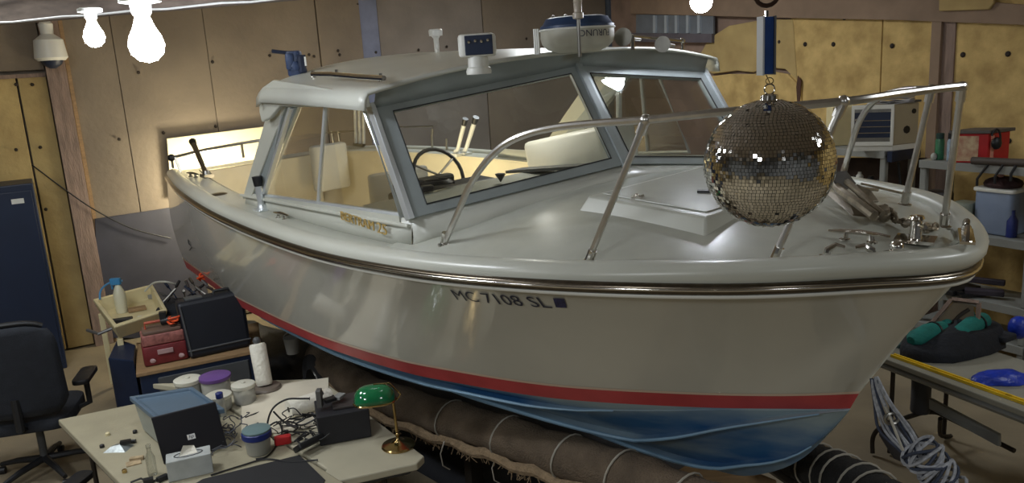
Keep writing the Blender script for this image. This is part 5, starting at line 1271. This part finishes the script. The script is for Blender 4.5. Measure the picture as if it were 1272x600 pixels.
# unit 1 (left): heater bench
D1 = UA.dot(NR)+.10
v0, v1 = WP(1026, 176, NR, D1), WP(1100, 188, NR, D1)
VA = Vector((v0.x, v0.y, 0))-TR*.3; VB = Vector((v1.x, v1.y, 0)); zV = v1.z
sh1, _ = shelf_unit(VA, VB, .5, [.35, zV-.85, zV-.42, zV], 'grey plastic shelf unit left of the bow holding the white heater')
Dn = VB-TR*.02; 
sd = one('dark_cabinet', MB().slab([VB+TR*.02+Vector((0, 0, zV-.10)), VB+TR*.02+NR*.45+Vector((0, 0, zV-.10)), VB+TR*.02+NR*.45+Vector((0, 0, zV+.0)), VB+TR*.02+Vector((0, 0, zV+.0))], .05, TR), navyp, 'dark board on the right end of the heater shelf', 'board', smooth=False)
RRm = Matrix((TR, NR, Vector((0, 0, 1)))).transposed()
# heater
hp = WP(1112, 183, NR, D1+.06); hp.z = zV+.002
ht = T('heater', 'white box heater with a dark louvred window and flat side on the shelf', 'heater', hp)
fL, fR = WP(1070, 170, NR, D1+.05), WP(1107, 176, NR, D1+.05)
hx = .40; 
def hb(x, y, z): return hp + TR*x + NR*y + Vector((0, 0, z))
c0_ = WP(1109, 181, NR, D1+.05); c0_.z = zV+.002; hp = c0_
hgt_ = .44
yawh = Matrix.Rotation(radians(28), 3, 'Z'); 
FX = (RRm @ Vector((1, 0, 0))); 
# face towards left-front, side towards right-front
fdir = (W(1070, 172, 1.9)-W(1108, 180, 1.9)); fdir.z = 0
sdir = Vector((.80, -.10, 0)).normalized(); fdir = Vector((-.52, -.10, 0)).normalized()
fdir = Vector((-.90, .44, 0)).normalized(); sdir = Vector((.95, .31, 0)).normalized()
fw_, sw_ = .37, .30
P8 = [hp, hp+fdir*fw_, hp+fdir*fw_+sdir*sw_, hp+sdir*sw_]
wc_ = mat('heater_enamel', (206, 202, 184), .4, var=.04); we = mat('heater_side', (170, 160, 136), .45, var=.04)
O('heater_body', MB().prism(P8, hp.z+.05, hp.z+hgt_), we, ht, smooth=False, bevel=.01)
O('heater_foot', MB().prism([p+(sum(P8, Vector())/4-p)*.05 for p in P8], hp.z, hp.z+.05), wht, ht, smooth=False)
fn = Vector((fdir.y, -fdir.x, 0)); fn = fn if fn.y < 0 else -fn
def fpt(u, v, o=0): return hp+fdir*fw_*u+Vector((0, 0, .05+(hgt_-.05)*v))+fn*o
def fq(u0, u1, v0, v1, o): return [fpt(u0, v0, o), fpt(u1, v0, o), fpt(u1, v1, o), fpt(u0, v1, o)]
O('front_bezel', MB().slab(fq(0, 1, .0, .10, 0), .02, fn).slab(fq(0, 1, .9, 1, 0), .02, fn).slab(fq(0, .07, .1, .9, 0), .02, fn).slab(fq(.93, 1, .1, .9, 0), .02, fn), wht, ht, smooth=False, bevel=.003)
O('dark_window', MB().slab(fq(.07, .93, .2, .82, 0), .006, fn), navyp, ht, smooth=False)
O('reflector', MB().slab(fq(.07, .93, .10, .2, 0), .008, fn).slab(fq(.07, .93, .82, .9, 0), .008, fn), chromed, ht, smooth=False)
for v in (.32, .47, .62):
    O('guard_bar', MB().cyl(fpt(.07, v, .012), fpt(.93, v, .012), .004, n=6).ball(fpt(.88, v+.03, .014), .014, 8), chrome, ht)
sn_ = Vector((sdir.y, -sdir.x, 0)); sn_ = sn_ if sn_.y < 0 else -sn_
O('side_vent', MB().cyl(hp+sdir*sw_*.52+Vector((0, 0, .19)), hp+sdir*sw_*.52+Vector((0, 0, .19))+sn_*.008, .038, n=8).cyl(hp+sdir*sw_*.78+Vector((0, 0, .36)), hp+sdir*sw_*.78+Vector((0, 0, .36))+sn_*.008, .024, n=12), black, ht, smooth=False)
# coil on heater
co = hp+fdir*.12+sdir*.12; co.z = hp.z+hgt_
mb = MB()
for k in range(5):
    mb.tube([co+fdir*(cos(a*pi/14)*(.20-.01*k))+sdir*(sin(a*pi/14)*.09+.01*k)+Vector((0, 0, .008+.016*k+.006*sin(a*.9+k))) for a in range(28)], .005, 5, closed=True)
one('wire_coil', mb, mat('coil_wire', (150, 148, 150), .35, metal=.5, var=.2), 'loose coil of pale wire lying on top of the white heater', 'coil')
pt_ = co+sdir*.12; one('grey_board', MB().rbox(pt_+Vector((0, 0, .012)), (.36, .16, .02), .03, rz=.2), greyd, 'flat grey board on the heater top in front of the wire coil', 'board')
# beige carton left of heater
c1 = WP(1033, 176, NR, D1+.08); c1.z = zV+.003
one('beige_carton', MB().prism([c1, c1+Vector((.22, -.02, 0)), c1+Vector((.30, .24, 0)), c1+Vector((.04, .26, 0))], c1.z, c1.z+.40), cream, 'tall cream box on the shelf left of the white heater', 'box', smooth=False, bevel=.008)
# items on unit 1 lower shelf
random.seed(31)
zl = zV-.42
for k, (px, r, h, m, nm, lb) in enumerate(((1062, .03, .12, black, 'bottle', 'dark bottle on the shelf under the heater, leftmost'), (1068, .035, .16, wht, 'white_bottle', 'small white topped bottle on the shelf under the heater'), (1082, .045, .13, black, 'paint_tin', 'dark tin on the shelf under the heater'), (1092, .04, .10, greyd, 'paint_tin', 'dark grey tin by the post of the heater shelf'))):
    p = WP(px, 215, NR, D1+.2); p.z = zl+.003
    one(nm, MB().lathe([(r, 0), (r, h*.75), (r*.5, h*.9), (r*.5, h)], p, 14), m, lb, 'bottle' if 'bottle' in nm else 'tin')
# floor-standing dark objects between units
gpos = WP(1122, 225, NR, D1+.3); gt = T('leaning_tool', 'dark slender tool with a pear shaped body leaning between the shelves', 'tool', Vector((gpos.x, gpos.y, 0)))
O('body', MB().lathe([(.05, .9), (.10, 1.0), (.115, 1.1), (.08, 1.25), (.035, 1.35)], Vector((gpos.x, gpos.y, 0)), 16), black, gt); O('neck', MB().cyl(Vector((gpos.x, gpos.y, 1.33)), Vector((gpos.x-.03, gpos.y+.05, 1.72)), .018, n=8), black, gt); O('stand_pole', MB().cyl(Vector((gpos.x, gpos.y, .0)), Vector((gpos.x, gpos.y, .92)), .02, n=8), black, gt)
one('back_board', MB().slab([WP(1010, 196, NR, DR-.2), WP(1150, 196, NR, DR-.2), WP(1150, 330, NR, DR-.2), WP(1010, 330, NR, DR-.2)], .02, NR), mat('brown_board', (70, 56, 48), .9, var=.3, scale=5), 'dark brown board on the wall behind the shelves', 'board', smooth=False)
# items on unit 2 top
zt = zA+.002; D2 = UA.dot(NR)
def on2(px, py, dd, z=None):
    p = WP(px, py, NR, D2+dd); p.z = zt if z is None else z; return p
p = on2(1167, 190, .10); gb = T('spray_can', 'green can with a dark cap on the right shelf', 'spray can', p)
O('can', MB().lathe([(.036, 0), (.038, .01), (.038, .17), (.03, .19)], p, 18), mat('green_can', (58, 120, 86), .35, var=.2, scale=30), gb); O('cap', MB().lathe([(.034, .185), (.034, .23), (.028, .235)], p, 16), mat('dark_teal_cap', (28, 60, 58), .4, var=0), gb)
p = on2(1182, 191, .10); gb = T('spray_can', 'pale blue can with a black cap beside the green can', 'spray can', p)
O('can', MB().lathe([(.038, 0), (.04, .01), (.04, .16), (.03, .19)], p, 18), mat('pale_blue_can', (150, 170, 186), .35, var=.25, scale=30), gb); O('cap', MB().lathe([(.03, .188), (.036, .19), (.036, .24), (.03, .245)], p, 16), black, gb)
p = on2(1188, 194, .05); one('blue_rag', MB().ball(p+Vector((0, 0, .045)), .05, 12, (1, .8, .9)), mat('blue_rag', (66, 88, 150), .8, var=.25, scale=25, bump=.6), 'crumpled blue rag at the foot of the pale blue can', 'rag')
p = on2(1160, 195, .04); one('clear_bag', MB().ball(p+Vector((0, 0, .03)), .035, 10, (.8, .8, 1)), mat('pale_bag', (180, 184, 176), .4, var=.2, scale=30, bump=.5), 'small pale bag left of the green can', 'bag')
# red cooler with grey lid
q0, q1 = on2(1205, 197, .10), on2(1243, 196, .14)
rb0 = on2(1226, 199, .08); rzr = .05
rc = T('red_box', 'red and white carton with a dark flat lid on the right shelf', 'box', rb0)
fa, fb_ = Vector((-.80, .55, 0)).normalized(), Vector((.93, .36, 0)).normalized()
PB = [rb0, rb0+fa*.26, rb0+fa*.26+fb_*.26, rb0+fb_*.26]
hB = .25
O('carton', MB().prism(PB, rb0.z, rb0.z+hB), redp, rc, smooth=False, bevel=.005)
nfa = Vector((-fa.y, fa.x, 0)); nfa = nfa if nfa.y < 0 else -nfa
O('printed_side', MB().slab([rb0+fa*.07+Vector((0, 0, .015)), rb0+fa*.255+Vector((0, 0, .015)), rb0+fa*.255+Vector((0, 0, hB-.02)), rb0+fa*.07+Vector((0, 0, hB-.02))], .003, nfa), mat('carton_print', (176, 128, 106), .6, var=.45, scale=22, col2=(206, 186, 150)), rc, smooth=False)
nfb = Vector((fb_.y, -fb_.x, 0)); nfb = nfb if nfb.y < 0 else -nfb
O('printed_band', MB().slab([rb0+fb_*.03+Vector((0, 0, .02)), rb0+fb_*.07+Vector((0, 0, .02)), rb0+fb_*.07+Vector((0, 0, hB-.02)), rb0+fb_*.03+Vector((0, 0, hB-.02))], .003, nfb), mat('pink_print', (222, 150, 130), .6, var=.2, scale=22), rc, smooth=False)
cB = sum(PB, Vector())/4; O('flat_lid', MB().prism([cB+(p-cB)*1.18 for p in PB], rb0.z+hB+.002, rb0.z+hB+.03), mat('dark_lid', (92, 86, 82), .6, var=.2), rc, smooth=False, bevel=.004)
p = on2(1240, 196, .3); hg = T('headphones', 'black ear defenders hanging at the right side of the red carton', 'headphones', p)
pc = WP(1238, 178, NR, D2+.12); O('ear_cup', MB().ball(pc, .045, 12, (1, .6, 1.2)), black, hg); O('head_band', MB().tube([pc+Vector((.04*cos(a)-.01, 0, .03+.09*sin(a))) for a in [pi*k/8-.4 for k in range(9)]], .009, 6), black, hg)
# grey tube and straps over the edge
a, b = on2(1207, 207, -.03, zt+.03), on2(1280, 200, .02, zt+.035)
one('rubber_tube', MB().cyl(a, b, .032, n=14), mat('brown_rubber', (78, 70, 64), .6, var=.15), 'thick brown grey tube lying along the shelf front edge', 'tube')
for k, (x0, x1) in enumerate(((1228, 1214), (1246, 1236), (1262, 1256))):
    a, b = on2(x0, 205, -.02, zt+.012), WP(x1, 222-3*k, NR, D2-.04); one('squeegee', MB().tube([a, b, b+Vector((0, 0, -.06))], .011, 6), black, ('leftmost', 'middle', 'rightmost')[k]+' of the three black handles hanging over the right shelf edge', 'handle')
# bins on unit 2 second shelf
p = on2(1230, 290, .06, zB+.003)
bt_ = T('storage_bin', 'pale blue grey bin on the middle shelf of the right unit', 'bin', p)
O('bin_body', MB().rbox(p+TR*.0+NR*.15+Vector((0, 0, .19)), (.33, .3, .38), .05, R=RRm), mat('blue_grey_bin', (126, 140, 164), .4, var=.08), bt_); O('bin_rim', MB().rbox(p+NR*.15+Vector((0, 0, .385)), (.36, .33, .03), .05, R=RRm), wht, bt_)
one('dark_cloth', MB().ball(p+NR*.15+Vector((0, 0, .43)), .17, 16, (.9, .9, .35)), mat('maroon_cloth', (64, 44, 44), .9, var=.3, scale=15, bump=.6), 'dark maroon cloth heaped on the blue grey bin', 'cloth')
one('pink_tip', MB().ball(p+NR*.1+Vector((0, 0, .52)), .03, 10, (1, 1, 1.2)), mat('pink_plastic', (200, 150, 140), .5, var=.1), 'small pink object on the dark cloth heap', 'object')
p = on2(1196, 285, .10, zB+.003); one('clear_canister', MB().rbox(p+Vector((0, 0, .13)), (.17, .2, .25), .04, R=RRm), mat('greenish_plastic', (132, 138, 124), .4, var=.15), 'greenish clear canister left of the blue grey bin', 'canister')
p = on2(1256, 292, .10, zB+.003); one('blue_bottle', MB().lathe([(.045, 0), (.045, .14), (.02, .19), (.02, .23)], p, 14), bluecap, 'dark blue bottle right of the blue grey bin', 'bottle')
p = on2(1165, 275, .15, zB+.003); one('dark_jug', MB().rbox(p+Vector((0, 0, .16)), (.22, .16, .32), .05, R=RRm), mat('dark_jug', (44, 40, 40), .5, var=.2), 'dark jug at the left end of the middle shelf', 'jug')
# third shelf: dark boxes and trays
p = on2(1195, 370, .05, zC+.003)
one('dark_tray', MB().box(p+Vector((0, .05, .03)), (.34, .16, .05), rz=.35), black, 'black tray on the lower right shelf below the bow', 'tray', smooth=False, bevel=.008)
p = on2(1225, 378, .06, zC+.003); one('grey_wedge', MB().box(p+Vector((0, .04, .05)), (.30, .08, .05), rz=-.5).box(p+Vector((.05, .15, .12)), (.34, .05, .05), rz=-.7), mat('dark_plum', (58, 52, 62), .6, var=.2), 'dark plum power tool on the lower right shelf', 'power tool', smooth=False, bevel=.008)
p = on2(1218, 384, -.04, zC+.003); one('clamp', MB().box(p+Vector((0, .12, .02)), (.24, .03, .03), rz=.1).box(p+Vector((-.1, .15, .03)), (.05, .05, .04), rz=.1), black, 'black clamp at the front edge of the lower right shelf', 'clamp', smooth=False)

# ================================================================== RIGHT TABLE
r0, r1 = W(1104, 447, TZ), W(1275, 512, TZ)
dR = (r1-r0).normalized(); nR = Vector((-dR.y, dR.x, 0)); nR = nR if nR.x > 0 else -nR
rA = r0-dR*.25; rB = r1+dR*.25
RP = [rA, rB, rB+nR*.72, rA+nR*.72]
tR = T('folding_table', 'white topped folding table at the right with the yellow level on its edge', 'table', sum(RP, Vector())/4-Vector((0, 0, TZ)))
O('table_top', MB().prism(RP, TZ-.04, TZ), mat('putty_table', (142, 140, 128), .5, var=.06), tR, smooth=False, bevel=.008)
O('table_apron', MB().tube([rA+nR*.04-Vector((0, 0, .07)), rB+nR*.04-Vector((0, 0, .07))], .03, 4), grey, tR, smooth=False)
for k in (.22, 1.35):
    for n_ in (.08, .62):
        q = rA+dR*k+nR*n_; O('table_leg', MB().tube([Vector((q.x, q.y, TZ-.05)), Vector((q.x, q.y, .02))], .016, 8), darksteel, tR)
    a_, b2 = rA+dR*k+nR*.08, rA+dR*k+nR*.62; O('leg_brace', MB().cyl(Vector((a_.x, a_.y, .25)), Vector((b2.x, b2.y, .25)), .012, n=6), darksteel, tR)
# lower bench rail
q0, q1 = W(1100, 470, .40), W(1262, 560, .36)
# tubular bent floor stand
s0, s1, s2 = W(1086, 560, .012), W(1098, 522, .30), W(1160, 515, .30)
sm = T('stand', 'dark bent tube stand on the floor under the right table', 'stand', s0)
O('stand_tube', MB().tube(smoothpath([W(1084, 563, .02), W(1084, 545, .12), W(1090, 534, .20), W(1100, 530, .22), W(1130, 517, .28), W(1158, 512, .30), W(1180, 520, .30), W(1260, 560, .30)], 5), .016, 8), darksteel, sm)
O('stand_foot', MB().tube(smoothpath([W(1168, 520, .28), W(1168, 540, .06), W(1178, 542, .02), W(1182, 541, .02)], 4), .015, 8), darksteel, sm)
O('stand_rail', MB().slab([W(1154, 495, .45), W(1240, 540, .40), W(1240, 555, .36), W(1154, 508, .38)], .03, nR), grey, sm, smooth=False, bevel=.004)
p = W(1143, 540, .0); p = Vector((W(1143, 508, .32).x, W(1143, 508, .32).y, .30))
one('grey_canister', MB().lathe([(.062, 0), (.066, .01), (.066, .30), (.06, .31)], p, 20), mat('slate_canister', (62, 64, 72), .6, var=.1), 'slate grey canister on the stand under the right table', 'canister')
# yellow level
y0, y1 = W(1106, 440, TZ+.02), W(1290, 506, TZ+.02); d = (y1-y0).normalized(); n_ = Vector((-d.y, d.x, 0)); n_ = n_ if n_.x > 0 else -n_
lv = T('spirit_level', 'long yellow spirit level lying along the front edge of the right table', 'level', y0.lerp(y1, .5)-Vector((0, 0, .02)))
O('level_rail', MB().slab([y0, y1, y1+n_*.012, y0+n_*.012], .02, (0, 0, -1)).slab([y0+n_*.03, y1+n_*.03, y1+n_*.045, y0+n_*.045], .02, (0, 0, -1)).slab([y0+n_*.012+Vector((0, 0, -.012)), y1+n_*.012+Vector((0, 0, -.012)), y1+n_*.03+Vector((0, 0, -.012)), y0+n_*.03+Vector((0, 0, -.012))], .006, (0, 0, -1)), yellow, lv, smooth=False, bevel=.002)
for u in (.3, .8): O('level_vial', MB().cyl(y0.lerp(y1, u)+n_*.014, y0.lerp(y1, u+.03)+n_*.014, .009, n=8), clear, lv)
# teal and black bag
bc0 = W(1185, 430, TZ); bg = T('duffel_bag', 'black and teal canvas bag heaped on the right table', 'bag', bc0)
rows = []
ex = Vector((.86, .50, 0)); ey = Vector((-.50, .86, 0)); bc0 = bc0+ex*.02
for i in range(17):
    a = 2*pi*i/16; row = []
    for k in range(8):
        f_ = k/7; rr_ = (1-f_**2.2)**.5 if f_ < 1 else 0
        row.append(bc0+ex*(cos(a)*.50*rr_*(1+.08*sin(3*a)))+ey*(sin(a)*.25*rr_*(1+.06*cos(5*a)))+Vector((0, 0, .004+.15*f_**.7*(1+.2*sin(a*2+k)))))
    rows.append(row)
O('bag_body', MB().grid(rows), mat('navy_black_canvas', (18, 22, 30), .85, var=.3, scale=12, bump=.4, bscale=40), bg, angle=80)
for (c, lx, ly, hz_, ry) in (((-.24, .06), .20, .05, .125, .0), ((.10, -.05), .24, .05, .13, .15), ((.20, .12), .2, .05, .12, .1)):
    cc_ = bc0+ex*c[0]+ey*c[1]; Rb_ = Matrix.Rotation(radians(30)+ry, 3, 'Z')
    o = O('teal_roll', MB().tube([cc_+Rb_ @ Vector((x*lx, 0, hz_+.01*cos(x*2))) for x in (-1, -.8, 0, .8, 1)], [.03, .058, .066, .058, .03], 14), teal, bg)
    O('black_strap', MB().tube([cc_+Rb_ @ Vector((.3*lx+sin(a)*.003, cos(a)*.066, hz_+sin(a)*.068)) for a in [2*pi*q/16 for q in range(16)]], .010, 5, closed=True), black, o)
for px, py, s_ in ((1150, 425, .05), (1246, 418, .05)):
    q = W(px, py, TZ+.08); O('bag_flap', MB().rbox(q, (.16, .12, .04), .03, rz=.5), blackm, bg)
p = W(1118, 430, TZ); one('paint_scraps', MB().rbox(p+Vector((0, 0, .02)), (.12, .07, .035), .02, rz=.6), mat('pale_teal_scrap', (92, 120, 120), .5, var=.4, scale=30), 'pale teal scraps left of the duffel bag by the yellow level', 'scrap')
p = W(1172, 445, TZ); one('paper_slip', MB().box(p+Vector((0, 0, .004)), (.06, .02, .004), rz=-.3), paper, 'small white slip beside the yellow level', 'paper', smooth=False)
# blue bag
p = W(1243, 474, TZ); rows = []
for i in range(21):
    a = 2*pi*i/20; row = []
    for k in range(7):
        f_ = k/6; rr_ = sqrt(max(0, 1-f_**2)); jit = 1+.12*sin(a*4+k)
        row.append(p+Vector((cos(a)*.18*rr_*jit, sin(a)*.085*rr_*jit, .004+.075*f_)))
    rows.append(row)
tag(O('blue_bag', MB().grid(rows), bluep, None, angle=80), 'crumpled bright blue plastic bag behind the yellow level', 'bag')
p = W(1265, 420, TZ+.05); one('blue_bottle', MB().ball(p+Vector((.03, .05, .06)), .07, 14, (1, 1, 1.2)), bluep, 'blue rounded bag at the right edge beside the shelf post', 'bag')
# brown frame leaning behind the bag
f0 = W(1160, 420, TZ); 
fr_ = T('wooden_frame', 'old wooden frame leaning behind the teal bag below the bow', 'frame', W(1190, 405, TZ))
q_ = [WD(1150, 410, 6.6), WD(1182, 372, 6.6), WD(1216, 376, 6.6), WD(1214, 412, 6.6)]
for i_ in range(4): O('frame_bar', MB().cyl(q_[i_], q_[(i_+1) % 4], .018, n=4), stud, fr_, smooth=False)
O('frame_brace', MB().tube(smoothpath([WD(1180, 408, 6.6), WD(1190, 394, 6.6), WD(1204, 384, 6.6)], 4), .014, 6), darksteel, fr_)
O('frame_panel', MB().slab([q_[0].lerp(q_[2], .1), q_[1].lerp(q_[3], .08), q_[2].lerp(q_[0], .1), q_[3].lerp(q_[1], .1)], .01), mat('dirty_panel', (104, 92, 74), .8, var=.3), fr_, smooth=False)

# ================================================================== ROPE AND BLACK FENDER AT THE BOW
rp_ = T('rope_hank', 'hank of grey rope hanging from the bow and coiled at the bottom', 'rope', WD(1150, 600, 3.9))
random.seed(9)
roped = mat('navy_rope', (52, 58, 74), .85, var=.3, scale=60)
for k in range(9):
    j = k-4; w1 = 1+abs(j)*.1
    pts = [WD(1086+1.0*j, 470+random.uniform(-2, 2), 3.9), WD(1097+2.6*j+random.uniform(-2, 2), 500, 3.9-.01*k), WD(1112+4.6*j+random.uniform(-3, 3), 533, 3.88), WD(1128+3.6*j, 556, 3.86), WD(1138+1.5*j, 572, 3.86)]
    O('rope_strand', MB().tube(smoothpath(pts, 5), .0062, 6), rope if k % 3 else roped, rp_)
for k in range(19):
    c = WD(1140+2.4*k, 558+3.2*k, 3.82)+Vector((random.uniform(-.012, .012), 0, random.uniform(-.01, .01)))
    d = Vector((.6+random.uniform(-.35, .35), -.1+random.uniform(-.3, .3), -.8)).normalized(); a = Vector((.75, .1, .25+random.uniform(-.35, .35))).normalized(); b = d.cross(a).normalized(); a = b.cross(d)
    r1_, r2_ = .085+random.uniform(-.022, .02)-.0012*k, .05+random.uniform(-.012, .012)
    O('rope_turn', MB().tube([c+a*cos(t)*r1_+b*sin(t)*r2_+d*.012*sin(2*t+k) for t in [2*pi*q/20 for q in range(20)]], .0068, 6, closed=True), rope if k % 3 else roped, rp_)
t = T('fender', 'small black fender tied inside the hanging grey rope', 'fender', WD(1122, 565, 3.92))
O('fender_body', MB().tube([WD(1106, 524, 3.95), WD(1110, 532, 3.95), WD(1128, 560, 3.93), WD(1134, 568, 3.92)], [.045, .068, .068, .045], 14), mat('black_fender', (36, 36, 42), .5, var=.15), t)
O('fender_eye', MB().tube([WD(1108, 520, 3.85)+Vector((cos(a)*.03, 0, sin(a)*.025)) for a in [2*pi*q/12 for q in range(12)]], .008, 6, closed=True), chromed, t)
O('fender_line', MB().tube([WD(1100, 505, 3.84), WD(1112, 535, 3.83), WD(1122, 560, 3.83)], .006, 6), ropel, t)

# ================================================================== WORK LIGHTS THAT LIGHT THE STERN, AND AN ADDED CABIN FILL
point('work_light', B2W((2.9, .1, 1.15)), 50, (1, .84, .56), .12)
point('cabin_fill', B2W((4.5, .2, 2.36)), 9, (1, .95, .86), .06)  # unseen fill added under the hardtop to brighten the box and dash
q = WP(268, 236, NL, DL-.5); point('work_light', q, 60, (1, .90, .66), .1)
# thin cord hanging down the hull near the stern
one('cord', MB().tube(smoothpath([WD(244, 246, 8.35), WD(243, 262, 8.3), WD(238, 282, 8.3), WD(234, 300, 8.3), WD(238, 306, 8.3), WD(236, 311, 8.3)], 5), .006, 5), wirem, 'thin dark cord hanging down the hull near the stern', 'cord')
